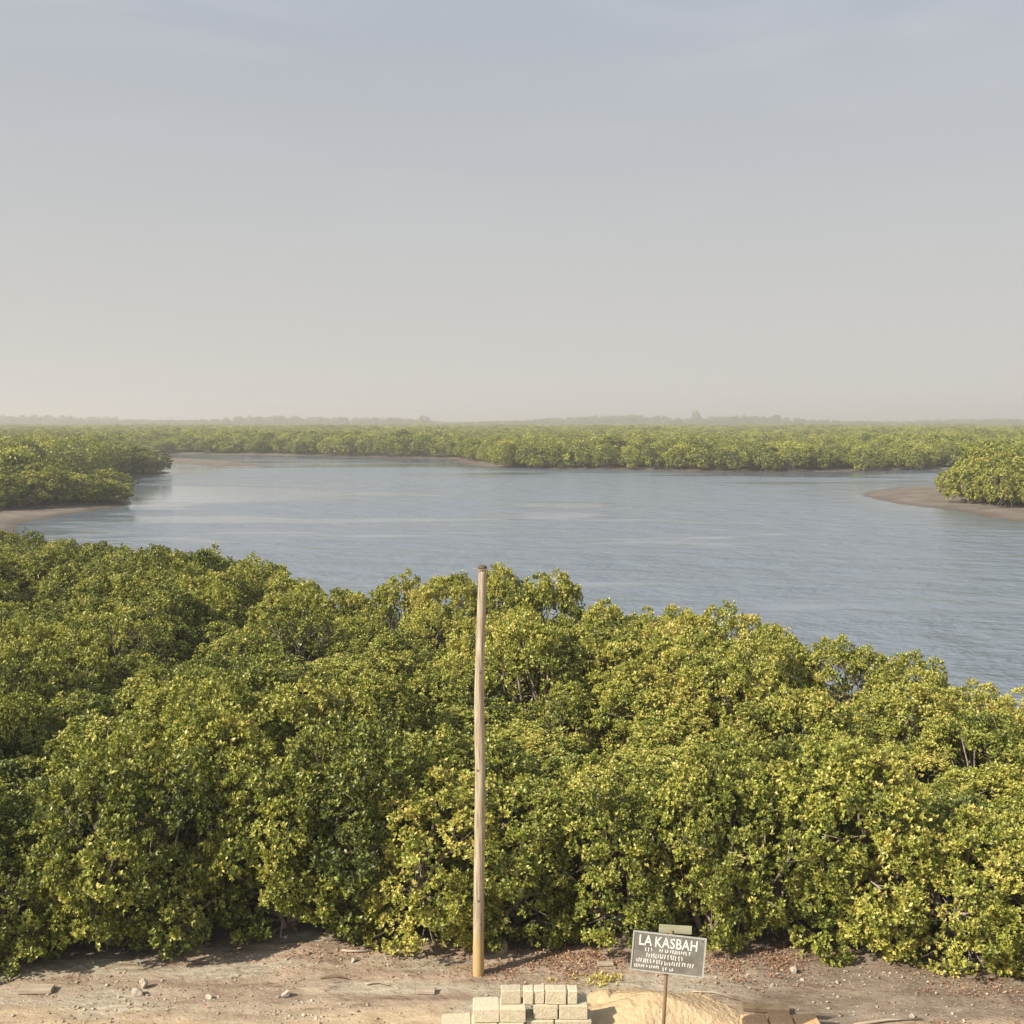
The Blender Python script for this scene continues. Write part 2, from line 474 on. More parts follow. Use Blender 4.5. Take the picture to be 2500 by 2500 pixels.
def water_mat():
    m, t, n, l = mat_base("tidal_water")
    out = nd(t, "ShaderNodeOutputMaterial")
    p = nd(t, "ShaderNodeBsdfPrincipled", inp={"Base Color": (0.165, 0.205, 0.258, 1), "IOR": 1.333, "Specular IOR Level": 0.5})
    tcx = nd(t, "ShaderNodeTexCoord")
    def noise(scale, st=(1, 1, 1), det=4.0, rough=0.55, rz=0.0, dist=0.0, loc=(0, 0, 0)):
        mpp = nd(t, "ShaderNodeMapping", inp={"Scale": st, "Rotation": (0, 0, rz), "Location": loc}); l.new(tcx.outputs["Object"], mpp.inputs[0])
        q = nd(t, "ShaderNodeTexNoise", inp={"Scale": scale, "Detail": det, "Roughness": rough, "Distortion": dist}); l.new(mpp.outputs[0], q.inputs["Vector"])
        return q.outputs[0]
    # calm slicks and ruffled lanes lying across the river
    lane = noise(0.034, (0.5, 1.3, 1), det=5.0, rough=0.6, rz=-0.10, dist=0.7, loc=(2.0, 0.3, 0))
    lane2 = noise(0.13, (0.38, 1.4, 1), det=5.0, rough=0.6, rz=0.05, dist=0.4)
    ad = nd(t, "ShaderNodeMath", operation="MULTIPLY_ADD", inp={1: 0.45}); l.new(lane2, ad.inputs[0]); l.new(lane, ad.inputs[2])
    sx_ = nd(t, "ShaderNodeSeparateXYZ"); l.new(tcx.outputs["Object"], sx_.inputs[0])
    lee = nd(t, "ShaderNodeMapRange", interpolation_type="SMOOTHSTEP", inp={"From Min": -35.0, "From Max": 30.0, "To Min": -0.05, "To Max": 0.07}); l.new(sx_.outputs["X"], lee.inputs["Value"])
    ad2 = nd(t, "ShaderNodeMath", operation="ADD"); l.new(ad.outputs[0], ad2.inputs[0]); l.new(lee.outputs[0], ad2.inputs[1])
    ad = ad2
    ruf = nd(t, "ShaderNodeMapRange", interpolation_type="SMOOTHSTEP", inp={"From Min": 0.62, "From Max": 0.80, "To Min": 0.10, "To Max": 1.3}); l.new(ad.outputs[0], ruf.inputs["Value"])
    # sheltered water along the banks stays smoother
    sh = nd(t, "ShaderNodeAttribute", attribute_name="shore")
    shr = nd(t, "ShaderNodeMapRange", interpolation_type="SMOOTHSTEP", inp={"From Min": 0.0, "From Max": 1.0, "To Min": 0.12, "To Max": 1.0}); l.new(sh.outputs["Fac"], shr.inputs["Value"])
    mu = nd(t, "ShaderNodeMath", operation="MULTIPLY"); l.new(ruf.outputs[0], mu.inputs[0]); l.new(shr.outputs[0], mu.inputs[1])
    w1 = noise(0.62, (0.8, 1.3, 1), det=6.0, rough=0.62, rz=0.3)
    w2 = noise(2.8, (0.8, 1.2, 1), det=2.0, rough=0.5, rz=-0.2)
    w0 = noise(0.30, (0.75, 1.25, 1), det=3.0, rough=0.55, rz=0.25, loc=(9, 2, 0))
    hs = nd(t, "ShaderNodeMath", operation="MULTIPLY_ADD", inp={1: 0.25}); l.new(w2, hs.inputs[0]); l.new(w1, hs.inputs[2])
    h0 = nd(t, "ShaderNodeMath", operation="MULTIPLY_ADD", inp={1: 1.7}); l.new(w0, h0.inputs[0]); l.new(hs.outputs[0], h0.inputs[2])
    bu = nd(t, "ShaderNodeBump", inp={"Distance": 0.38}); l.new(h0.outputs[0], bu.inputs["Height"])
    l.new(mu.outputs[0], bu.inputs["Strength"]); l.new(bu.outputs[0], p.inputs["Normal"])
    rr = nd(t, "ShaderNodeMapRange", inp={"To Min": 0.06, "To Max": 0.20}); l.new(mu.outputs[0], rr.inputs["Value"]); l.new(rr.outputs[0], p.inputs["Roughness"])
    l.new(p.outputs[0], out.inputs["Surface"])
    return m


def build_water():
    ys = np.concatenate([np.linspace(-40, 15, 12, endpoint=False), np.geomspace(15, 420, 110)])
    t = np.linspace(-1, 1, 121)
    X = t[None, :] * (np.maximum(ys, 0) * 0.72 + 60)[:, None]
    Y = np.repeat(ys[:, None], len(t), 1)
    d = sdf(X, Y)
    V = np.stack([X, Y, np.full_like(X, WATER_Z)], -1).reshape(-1, 3)
    nr, nc = X.shape
    i = np.arange(nr - 1)[:, None] * nc + np.arange(nc - 1)[None, :]
    F = np.stack([i, i + 1, i + nc + 1, i + nc], -1).reshape(-1, 4)
    me = mesh_np("river_water", V, 4, F, [water_mat()], {"shore": np.clip(d / (7 + Y * 0.08), 0, 1).ravel()}, smooth=True)
    tag(link(bpy.data.objects.new("river_water", me)), kind="structure")


build_ground()
build_water()


# ------------------------------------------------------------------ foliage
def crown_mesh(name, seed, rx, H, n_lobes, lobe_r, n_ros, per, leaf_len, mat, hexleaf=True, base_gap=0.06, density_skew=0.0, width=0.46, sub=0, tv=1.0):
    """a crown: overlapping rounded lobes of leaf rosettes round an uneven dome that stands H high"""
    rg = np.random.default_rng(seed)
    i = np.arange(n_lobes) + 0.5
    zc = 1 - 1.9 * i / n_lobes                        # from +1 down to -0.75
    ph = i * 2.399963 + rg.uniform(-0.5, 0.5, n_lobes)
    rr = np.sqrt(np.clip(1 - zc ** 2, 0, 1))
    rr = np.where(zc < 0, np.maximum(rr, 0.86), rr)
    k = rg.uniform(0.52, 0.92, n_lobes)
    low = np.clip(-zc, 0, 1)
    C = np.stack([rr * np.cos(ph) * rx * k, rr * np.sin(ph) * rx * k, H * (0.5 + 0.40 * zc * (0.5 + 0.55 * k))], 1)
    C[:, 2] += low * 0.04 * H
    LR = lobe_r * rg.uniform(0.65, 1.25, n_lobes)
    ltint = rg.normal(0, 0.085, n_lobes)
    w = LR ** 2; w = w / w.sum()
    li = rg.choice(n_lobes, n_ros, p=w)
    d = rg.normal(size=(n_ros, 3)); d /= np.linalg.norm(d, axis=1)[:, None]
    out = C[li] - np.array([0, 0, H * 0.42]); out /= np.linalg.norm(out, axis=1)[:, None] + 1e-9
    flip = (d * out).sum(1) < -0.25
    d[flip] *= -1
    r = LR[li] * np.where(rg.random(n_ros) < 0.72, rg.uniform(0.78, 1.08, n_ros), rg.uniform(0.25, 0.8, n_ros))
    # little shoots that break the outline
    shoot = rg.random(n_ros) < (0.0 if sub else 0.05)
    r = np.where(shoot & (d[:, 2] > 0), r * rg.uniform(1.1, 1.65, n_ros), r)
    P = C[li] + d * r[:, None] * np.array([1, 1, 0.85])
    if sub:
        # leaves gather in tufts on the lobes, with gaps between the tufts
        sd = rg.normal(size=(n_lobes, sub, 3)); sd /= np.linalg.norm(sd, axis=2)[:, :, None]
        ol = C - np.array([0, 0, H * 0.42]); ol /= np.linalg.norm(ol, axis=1)[:, None] + 1e-9
        fl = (sd * ol[:, None, :]).sum(2) < -0.35
        sd[fl] *= -1
        sr_ = rg.uniform(0.72, 1.12, (n_lobes, sub)); sr_[(rg.random((n_lobes, sub)) < 0.10) & (sd[:, :, 2] > 0.1)] *= 1.28
        k_ = rg.integers(0, sub, n_ros)
        ts = sd[li, k_]
        tr_ = LR[li] * 0.34 * rg.uniform(0.55, 1.1, n_ros)
        dd = rg.normal(size=(n_ros, 3)); dd /= np.linalg.norm(dd, axis=1)[:, None]
        bk = (dd * ts).sum(1) < -0.2
        dd[bk] *= -1
        T = C[li] + ts * (LR[li] * sr_[li, k_])[:, None] * np.array([1, 1, 0.85]) + dd * tr_[:, None]
        use = rg.random(n_ros) < 0.86
        P[use] = T[use]; d = np.where(use[:, None], ts * 0.5 + dd * 0.5, d)
        stint = rg.normal(0, 0.06, (n_lobes, sub))[li, k_]
    P[:, 2] = np.maximum(P[:, 2], base_gap * H * rg.uniform(0.5, 1.5, n_ros))
    ax = d * 0.7 + np.array([0, 0, 0.95]) + rg.normal(0, 0.22, (n_ros, 3))
    ax /= np.linalg.norm(ax, axis=1)[:, None]
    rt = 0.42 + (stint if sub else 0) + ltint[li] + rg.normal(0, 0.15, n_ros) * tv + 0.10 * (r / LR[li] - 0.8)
    # expand to leaves
    N = n_ros * per
    A = np.repeat(ax, per, 0); B = np.repeat(P, per, 0)
    u = np.cross(A, np.array([0.31, 0.17, 0.93])); u /= np.linalg.norm(u, axis=1)[:, None] + 1e-9
    v = np.cross(A, u)
    az = np.tile(np.arange(per) * 2 * math.pi / per, n_ros) + np.repeat(rg.uniform(0, 6.28, n_ros), per) + rg.normal(0, 0.3, N)
    th = rg.uniform(0.12, 1.30, N)
    side = u * np.cos(az)[:, None] + v * np.sin(az)[:, None]
    D = A * np.cos(th)[:, None] + side * np.sin(th)[:, None]
    nrm = A * np.sin(th)[:, None] - side * np.cos(th)[:, None]
    nrm += rg.normal(0, 0.3, (N, 3))
    S = np.cross(D, nrm); S /= np.linalg.norm(S, axis=1)[:, None] + 1e-9
    nrm = np.cross(S, D)
    L = leaf_len * rg.uniform(0.5, 1.4, N); Wd = L * width * rg.uniform(0.8, 1.15, N)
    B = B + D * (0.12 * L)[:, None]
    droop = (0.10 * L)[:, None] * nrm
    if hexleaf:
        prof = [(0.0, 0.0, 0), (0.35, 0.46, 1), (0.72, 0.42, 1), (1.0, 0.0, -1), (0.72, -0.42, 1), (0.35, -0.46, 1)]
    else:
        prof = [(0.0, 0.0, 0), (0.5, 0.5, 1), (1.0, 0.0, -0.5), (0.5, -0.5, 1)]
    vs = [B + D * (a * L)[:, None] + S * (b * Wd)[:, None] + droop * c for a, b, c in prof]
    nper = len(prof)
    V = np.stack(vs, 1).reshape(-1, 3)
    F = np.arange(N * nper).reshape(N, nper)
    lt = np.repeat(rt, per) + rg.normal(0, 0.11, N) * tv
    dead = rg.random(N) < 0.006
    lt[dead] = rg.uniform(0.9, 1.05, dead.sum())
    return mesh_np(name, V, nper, F, [mat], {"tint": np.repeat(lt, nper)}), C


def trunk_mesh(name, seed, C, H, mat, roots=8, thick=0.05, twigs=3, sides=5, lob=0.0):
    r = random.Random(seed)
    mb = MB()
    forks = []
    for k in range(3):
        a = k * 2.1 + r.uniform(-0.4, 0.4)
        p0 = Vector((r.uniform(-0.1, 0.1), r.uniform(-0.1, 0.1), H * 0.10))
        f = Vector((math.cos(a) * 0.12 * H, math.sin(a) * 0.12 * H, H * r.uniform(0.28, 0.4)))
        mb.tube([p0, p0.lerp(f, 0.5) + Vector((r.uniform(-.05, .05), r.uniform(-.05, .05), 0)), f], [thick * 1.3, thick, thick * 0.8], sides, False)
        forks.append(f)
    for c in C:
        c = Vector(c)
        f = min(forks, key=lambda q: (q - c).length)
        f = Vector((0, 0, H * 0.1)).lerp(f, r.uniform(0.35, 1.25))
        mid = f.lerp(c, 0.55) + Vector((r.uniform(-1, 1), r.uniform(-1, 1), r.uniform(0.2, 1))) * 0.06 * H
        mb.tube([f, mid, c], [thick * 0.6, thick * 0.4, thick * 0.22], 4, False)
        if lob and r.random() < 0.5:
            q = Vector((r.gauss(0, 0.7), r.gauss(0, 0.7), r.gauss(0.7, 0.5))).normalized() * lob * r.uniform(0.9, 1.3)
            mb.tube([c, c + q * 0.6 + Vector((0.02, 0.01, 0)), c + q], [thick * 0.2, thick * 0.14, thick * 0.07], 3, False)
        for _ in range(twigs):
            e = c + Vector((r.gauss(0, 1), r.gauss(0, 1), r.gauss(0.5, 0.8))).normalized() * H * r.uniform(0.07, 0.13)
            mb.tube([mid.lerp(c, r.uniform(0.4, 0.9)), e], [thick * 0.2, thick * 0.08], 3, False)
    for k in range(roots):      # arching prop roots
        a = k * 6.283 / roots + r.uniform(-0.3, 0.3)
        R1 = H * r.uniform(0.12, 0.26)
        d = Vector((math.cos(a), math.sin(a), 0))
        top = Vector((0, 0, H * r.uniform(0.10, 0.2)))
        mb.tube([top, top + d * R1 * 0.5 + Vector((0, 0, 0.02 * H)), d * R1 * 0.9 + Vector((0, 0, top.z * 0.5)), d * R1 + Vector((0, 0, -0.25))],
                [thick * 0.5, thick * 0.42, thick * 0.36, thick * 0.3], 4, False)
    return mb.mesh(name, mat)


NEAR_H, NEAR_R = 3.0, 1.30
near_var = []
for s in range(9):
    sparse = s == 8
    cm_, C_ = crown_mesh("crown", 100 + s, NEAR_R, NEAR_H, 38 if not sparse else 34, 0.36, 8600 if not sparse else 3300, 6, 0.058, M_leaf, base_gap=0.03, hexleaf=False, width=0.55, sub=13)
    near_var.append((cm_, trunk_mesh("trunk", 40 + s, C_, NEAR_H, M_bark, twigs=3 if not sparse else 9, lob=0.40)))
MID_H, MID_R = 4.4, 2.2
mid_var = []
for s in range(5):
    cm_, C_ = crown_mesh("crown", 300 + s, MID_R, MID_H, 40, 0.60, 2300, 6, 0.16, M_leaf_far, hexleaf=False, base_gap=0.05, width=0.6, sub=6, tv=0.7)
    mid_var.append((cm_, trunk_mesh("trunk", 70 + s, C_[:24], MID_H, M_bark_far, thick=0.075, twigs=0, sides=4)))
FAR_H, FAR_R = 5.0, 2.6
far_var = []
for s in range(5):
    cm_, C_ = crown_mesh("crown", 500 + s, FAR_R, FAR_H, 20, 0.92, 1100, 5, 0.24, M_leaf_far, hexleaf=False, base_gap=0.06, width=0.65, tv=0.25)
    far_var.append((cm_, trunk_mesh("trunk", 90 + s, C_[:10], FAR_H, M_bark_far, thick=0.10, twigs=0, sides=4, roots=6)))

ORD = ["", "first", "second", "third", "fourth", "fifth", "sixth", "seventh", "eighth", "ninth", "tenth", "eleventh", "twelfth", "thirteenth",
       "fourteenth", "fifteenth", "sixteenth", "seventeenth", "eighteenth", "nineteenth", "twentieth"]
ORD += ["twenty-" + o for o in ORD[1:10]] + ["thirtieth"] + ["thirty-" + o for o in ORD[1:10]] + ["fortieth"] + ["forty-" + o for o in ORD[1:10]]


def put_tree(name, var, loc, rz, scale, tint, label, cat, group):
    root = empty(name, loc, rz)
    root.scale = scale
    tag(root, label, cat, group)
    for me, nm in ((var[0], "crown"), (var[1], "trunk")):
        o = bpy.data.objects.new(nm, me)
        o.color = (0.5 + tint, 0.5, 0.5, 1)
        link(o, root)
        if nm == "crown": o["kind"] = "stuff"
    return root


def tone(t, r):
    if t > 0.62: return r.choice(["yellow-tipped", "golden green"])
    if t > 0.53: return r.choice(["bright yellow-green", "light yellow-green"])
    if t > 0.46: return r.choice(["mid green", "olive green"])
    return r.choice(["dark green", "deep green"])


# near thicket ------------------------------------------------------
rn = random.Random(11)
HOLES = [(1035, 1690, 95), (800, 1790, 95), (640, 1885, 62), (2290, 1850, 75), (1110, 1540, 60), (70, 1420, 60), (420, 1800, 60), (1830, 1760, 58), (1450, 1740, 62), (2010, 1600, 55), (560, 1450, 40), (1930, 2050, 45), (230, 2080, 50)]
near = []      # (row, x, y, h)


def back_y(x):
    """depth of the back edge, and the height of the crowns there, along the sight line through x, y"""
    return None


sil_ang = sil_xy[:, 0] / sil_xy[:, 1]
sil_rng = sil_xy[:, 1]


def back_at(x, y):
    a = x / y
    return np.interp(a, sil_ang, sil_rng), np.interp(a, sil_ang, sil_z)


SP = 1.72
for row in range(0, 24):
    x = -40.0 + (row % 2) * SP * 0.5
    yoff = 0.95 + row * SP * 0.93
    while x < 16:
        jx, jy = rn.uniform(-0.3, 0.3), rn.uniform(-0.3, 0.3)
        X = x + jx
        Y = float(y_front(X)) + yoff + (jy if row else jy * 0.4)
        x += SP if row else SP * 0.78
        by, bz = back_at(X, Y)
        if Y > by - 0.9: continue
        if abs(X) > Y * 0.4808 + 2.6: continue
        h = (2.75 + 0.10 * row if row < 5 else 3.2) + rn.uniform(-0.55, 0.35)
        h = max(1.9, h + 2.1 * (float(vnoise(X, Y, 0.36, 33)) - 0.5))
        h = min(h, bz + 0.1)
        px, py = proj(X, Y, h * 0.9)
        if row and any(math.hypot(px - a, (py - b) * 1.3) < c for a, b, c in HOLES): continue
        near.append([row + 1, X, Y, h])
# the back row carries the outline against the water
cum = np.concatenate([[0], np.cumsum(np.hypot(*np.diff(sil_xy, axis=0).T))])
s = 0.0
while s < cum[-1]:
    X, Y = np.interp(s, cum, sil_xy[:, 0]), np.interp(s, cum, sil_xy[:, 1])
    h = np.interp(s, cum, sil_z)
    s += 1.35 + 0.012 * Y
    if abs(X) > Y * 0.4808 + 2.2: continue
    near = [q for q in near if math.hypot(q[1] - X, q[2] - Y) > 1.0]
    near.append([99, X, Y - 0.25, h + rn.uniform(-0.12, 0.14)])
print("near bushes", len(near))
POLE_PX = 1171


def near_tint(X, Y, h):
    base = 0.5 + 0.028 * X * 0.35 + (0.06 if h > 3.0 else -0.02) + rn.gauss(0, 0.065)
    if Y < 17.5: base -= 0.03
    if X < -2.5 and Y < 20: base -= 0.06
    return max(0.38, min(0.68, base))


rows = {}
for q in near: rows.setdefault(q[0], []).append(q)
for row, L in sorted(rows.items()):
    for side in (-1, 1):
        lst = [q for q in L if (proj(q[1], q[2], q[3])[0] - POLE_PX) * side > 0]
        lst.sort(key=lambda q: abs(proj(q[1], q[2], q[3])[0] - POLE_PX))
        for k, (r_, X, Y, h) in enumerate(lst):
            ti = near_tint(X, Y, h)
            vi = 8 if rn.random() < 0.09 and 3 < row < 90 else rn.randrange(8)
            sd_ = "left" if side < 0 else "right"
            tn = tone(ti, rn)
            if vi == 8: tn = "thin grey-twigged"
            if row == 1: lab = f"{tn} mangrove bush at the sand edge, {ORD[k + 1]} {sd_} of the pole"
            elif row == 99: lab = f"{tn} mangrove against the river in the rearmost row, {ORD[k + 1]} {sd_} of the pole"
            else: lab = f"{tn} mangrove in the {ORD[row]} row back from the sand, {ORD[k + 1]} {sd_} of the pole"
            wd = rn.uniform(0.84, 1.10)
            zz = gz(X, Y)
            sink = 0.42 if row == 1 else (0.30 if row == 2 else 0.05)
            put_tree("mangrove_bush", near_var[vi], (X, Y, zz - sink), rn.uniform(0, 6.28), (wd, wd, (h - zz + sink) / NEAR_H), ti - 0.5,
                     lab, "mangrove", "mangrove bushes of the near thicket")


# banks across the water -------------------------------------------
def bank(points, h0, names, group, var=mid_var, VH=MID_H, tint0=0.0, wd0=1.0):
    """points: world x, y; ordered as they are counted in the labels"""
    for k, (x, y) in enumerate(points):
        h = h0 * rn.uniform(0.82, 1.1) * (0.78 + 0.22 * min(k, 2) / 2 if "left" in group else 1.0); ti = 0.5 + tint0 + rn.gauss(0, 0.04)
        wd = wd0 * rn.uniform(0.85, 1.15)
        put_tree("mangrove_tree", var[rn.randrange(5)], (x, y, gz(x, y) - 0.05), rn.uniform(0, 6.28), (wd, wd, h / VH), ti - 0.5,
                 names(k, ti), "mangrove", group)


used = []          # where individual trees stand, so that the forest stays clear of them


def line_pts(img, z, step, back=0.0, rows=1, rstep=2.6, jit=0.5):
    w = np.array([at(a, b, z) for a, b in img])
    c = np.concatenate([[0], np.cumsum(np.hypot(*np.diff(w, axis=0).T))])
    res = []
    for r_ in range(rows):
        s_ = step * 0.5 * (r_ % 2)
        lst = []
        while s_ <= c[-1]:
            x, y = np.interp(s_, c, w[:, 0]), np.interp(s_, c, w[:, 1])
            n = math.hypot(x, y); kk = 1 + (back + r_ * rstep) / n
            x, y = x * kk + rn.uniform(-jit, jit), y * kk + rn.uniform(-jit, jit)
            s_ += step
            if float(sdf(np.array([x]), np.array([y]))[0]) < -0.6:
                lst.append((x, y)); used.append((x, y))
        res.append(lst)
    return res


lb = line_pts([(264, 1224), (200, 1228), (100, 1234), (0, 1243), (-120, 1250)], 0.0, 2.9, 1.0, 3, 3.2)
for r_, lst in enumerate(lb):
    where = ["front row of", "second row of", "third row of"][r_]
    bank(lst, [3.5, 4.0, 4.1][r_], lambda k, ti, where=where: f"{tone(ti, rn)} mangrove in the {where} the left bank, {ORD[k + 1]} from its tip", "mangroves on the left bank", tint0=-0.03)
lb2 = line_pts([(392, 1152), (330, 1157), (262, 1163)], 0.0, 4.0, 1.0, 2, 4.5)
for r_, lst in enumerate(lb2):
    where = ["in front", "at the back"][r_]
    bank(lst, 4.6, lambda k, ti, where=where: f"{tone(ti, rn)} mangrove {where} on the second left point, {ORD[k + 1]} from its tip", "mangroves on the second left point", tint0=-0.12, wd0=1.1)  # tint darkened to set this point apart, shade put into the colour
rb = line_pts([(2372, 1226), (2440, 1236), (2520, 1240), (2600, 1244)], 0.0, 2.9, 0.5, 4, 3.0)
for r_, lst in enumerate(rb):
    where = ["front row of", "second row of", "third row of", "rear row of"][r_]
    bank(lst, [4.3, 5.0, 5.6, 5.8][r_], lambda k, ti, where=where: f"golden green mangrove in the {where} the right bank, {ORD[k + 1]} from its point", "mangroves on the right bank", tint0=0.10)
x, y = at(2312, 1206, 0)
bank([(x, y)], 2.6, lambda k, ti: "small round yellow-green mangrove standing alone on the mud of the right bank", "mangroves on the right bank", tint0=0.08, wd0=0.72)
used.append((x, y))
fs1 = line_pts([(425, 1107), (800, 1110), (1105, 1115)], 0.0, 5.4, 2.5, 1)[0]
bank(fs1, 4.8, lambda k, ti: f"hazy green mangrove on the far shore left of the pole, {ORD[k + 1]} from its left end", "mangroves along the far shore", far_var, FAR_H, 0.03, 1.15)
fs2 = line_pts([(1135, 1128), (1200, 1138), (1500, 1141), (1700, 1145), (2000, 1147), (2290, 1143)], 0.0, 4.6, 2.0, 1)[0]
bank(fs2, 4.6, lambda k, ti: f"{tone(ti, rn)} mangrove at the far waterline, {ORD[k + 1]} right from the step in the shore", "mangroves along the far shore", far_var, FAR_H, 0.02, 1.0)


# forest masses ------------------------------------------------------
src = bpy.data.collections.new("far_tree_kinds")
for k, (cmh, tmh) in enumerate(far_var):
    o = bpy.data.objects.new("far_crown", cmh); o.color = (0.53, 0.5, 0.5, 1)
    src.objects.link(o)


def forest(name, pts, scl, rot, label):
    pts = np.asarray(pts, dtype=np.float32)
    me = bpy.data.meshes.new(name)
    me.vertices.add(len(pts)); me.vertices.foreach_set("co", pts.ravel())
    a = me.attributes.new("scl", "FLOAT_VECTOR", "POINT"); a.data.foreach_set("vector", np.asarray(scl, dtype=np.float32).ravel())
    a = me.attributes.new("rot", "FLOAT", "POINT"); a.data.foreach_set("value", np.asarray(rot, dtype=np.float32))
    a = me.attributes.new("pick", "INT", "POINT"); a.data.foreach_set("value", np.random.default_rng(5).integers(0, 5, len(pts)).astype(np.int32))
    o = link(bpy.data.objects.new(name, me))
    ng = bpy.data.node_groups.new(name + "_nodes", "GeometryNodeTree")
    ng.interface.new_socket("Geometry", in_out="INPUT", socket_type="NodeSocketGeometry")
    ng.interface.new_socket("Geometry", in_out="OUTPUT", socket_type="NodeSocketGeometry")
    gi, go = ng.nodes.new("NodeGroupInput"), ng.nodes.new("NodeGroupOutput")
    ip = ng.nodes.new("GeometryNodeInstanceOnPoints"); ci = ng.nodes.new("GeometryNodeCollectionInfo")
    ci.inputs["Collection"].default_value = src
    ci.inputs["Separate Children"].default_value = True; ci.inputs["Reset Children"].default_value = True
    def na(nm, ty):
        q = ng.nodes.new("GeometryNodeInputNamedAttribute"); q.data_type = ty; q.inputs["Name"].default_value = nm
        return [s for s in q.outputs if s.enabled and s.name == "Attribute"][0]
    cx = ng.nodes.new("ShaderNodeCombineXYZ")
    L = ng.links
    L.new(na("rot", "FLOAT"), cx.inputs["Z"])
    L.new(gi.outputs[0], ip.inputs["Points"]); L.new(ci.outputs[0], ip.inputs["Instance"])
    ip.inputs["Pick Instance"].default_value = True
    L.new(na("pick", "INT"), ip.inputs["Instance Index"])
    L.new(cx.outputs[0], ip.inputs["Rotation"]); L.new(na("scl", "FLOAT_VECTOR"), ip.inputs["Scale"])
    L.new(ip.outputs[0], go.inputs[0])
    o.color = (0.50, 0.5, 0.5, 1)
    md = o.modifiers.new("scatter", "NODES"); md.node_group = ng
    tag(o, label, "forest" if label else None, kind="stuff")
    return o


rg = np.random.default_rng(77)


def scatter(y0, y1, sp, margin, half=0.56):
    ny = int((y1 - y0) / sp)
    P = []
    for j in range(ny):
        y = y0 + j * sp
        xs = np.arange(-half * y - 12, half * y + 12, sp)
        P.append(np.stack([xs + rg.uniform(-.45, .45, len(xs)) * sp, np.full(len(xs), y) + rg.uniform(-.45, .45, len(xs)) * sp], 1))
    P = np.concatenate(P)
    d = sdf(P[:, 0], P[:, 1])
    P = P[d < -margin]
    return P


A = scatter(86, 260, 3.5, 2.2)
# mud flats stay bare: only behind the planted rows
keep = np.ones(len(A), bool)
lbx = np.array([at(a, b, 0) for a, b in [(-900, 1262), (-120, 1250), (0, 1243), (100, 1234), (200, 1228), (306, 1222)]])
for i, (x, y) in enumerate(A):
    px, py = proj(x, y, 0)
    if x < 0 and y < 135:
        yl = np.interp(px, [-900, -120, 0, 100, 200, 300], [1270, 1250, 1243, 1234, 1228, 1222])
        if py > yl - 14 or px > 285: keep[i] = False
        if 118 < y + 0.25 * (x + 45) < 150 and px > -500: keep[i] = False
    if x < 0 and 300 < px < 640 and 1104 < py < 1150: keep[i] = False     # sand spit
    if px > 2050 and py > 1172:
        if px < 2385 or py > 1222: keep[i] = False
U = np.array(used)
for a0 in range(0, len(A), 500):
    B = A[a0:a0 + 500]
    dm = np.sqrt(((B[:, None, :] - U[None]) ** 2).sum(-1)).min(1)
    keep[a0:a0 + 500] &= dm > 2.0
A = A[keep]
B = scatter(260, 520, 4.8, 4.0)
Cc = scatter(520, 1150, 9.0, 5.0, 0.54)
P = np.concatenate([A, B, Cc])
size = np.concatenate([np.full(len(A), 0.92), np.full(len(B), 1.12), np.full(len(Cc), 2.3)])
hh = np.concatenate([np.full(len(A), 0.95), np.full(len(B), 0.98), np.full(len(Cc), 1.05)])
big = vnoise(P[:, 0], P[:, 1], 0.035, 9)
hh = hh * (0.72 + 0.42 * big) * rg.uniform(0.62, 1.2, len(P))
# taller stands behind the right bank
size = size * rg.uniform(0.85, 1.2, len(P))
print("forest crowns", len(P))
forest("mangrove_forest", np.column_stack([P, np.full(len(P), -0.1)]), np.column_stack([size, size, hh]), rg.uniform(0, 6.28, len(P)),
       "dense green mangrove forest spreading away behind the far shore")
n = 1500
ang = rg.uniform(-0.53, 0.53, n); dist = rg.uniform(1380, 1750, n)
X, Y = ang * dist, dist
hz = (0.62 + 0.75 * vnoise(X, Y * 0, 0.012, 21) ** 1.3 * rg.uniform(0.6, 1.35, n)) * 2.4
wz = rg.uniform(1.1, 2.6, n)
forest("distant_tree_line", np.column_stack([X, Y, np.zeros(n)]), np.column_stack([wz, wz, hz]), rg.uniform(0, 6.28, n),
       "grey hazy line of taller trees along the horizon")
x, y, _ = aty(1700, 1030, 1420)
put_tree("tall_tree", far_var[2], (x, y, -0.1), 0.4, (2.3, 2.3, 4.4), -0.06, "tall hazy tree rising above the distant tree line at the horizon", "tree", None)
x, y, _ = aty(1037, 1030, 1400)
put_tree("tall_tree", far_var[1], (x, y, -0.1), 1.4, (2.8, 2.8, 3.3), -0.06, "broad hazy tree standing slightly above the distant tree line left of the pole", "tree", None)


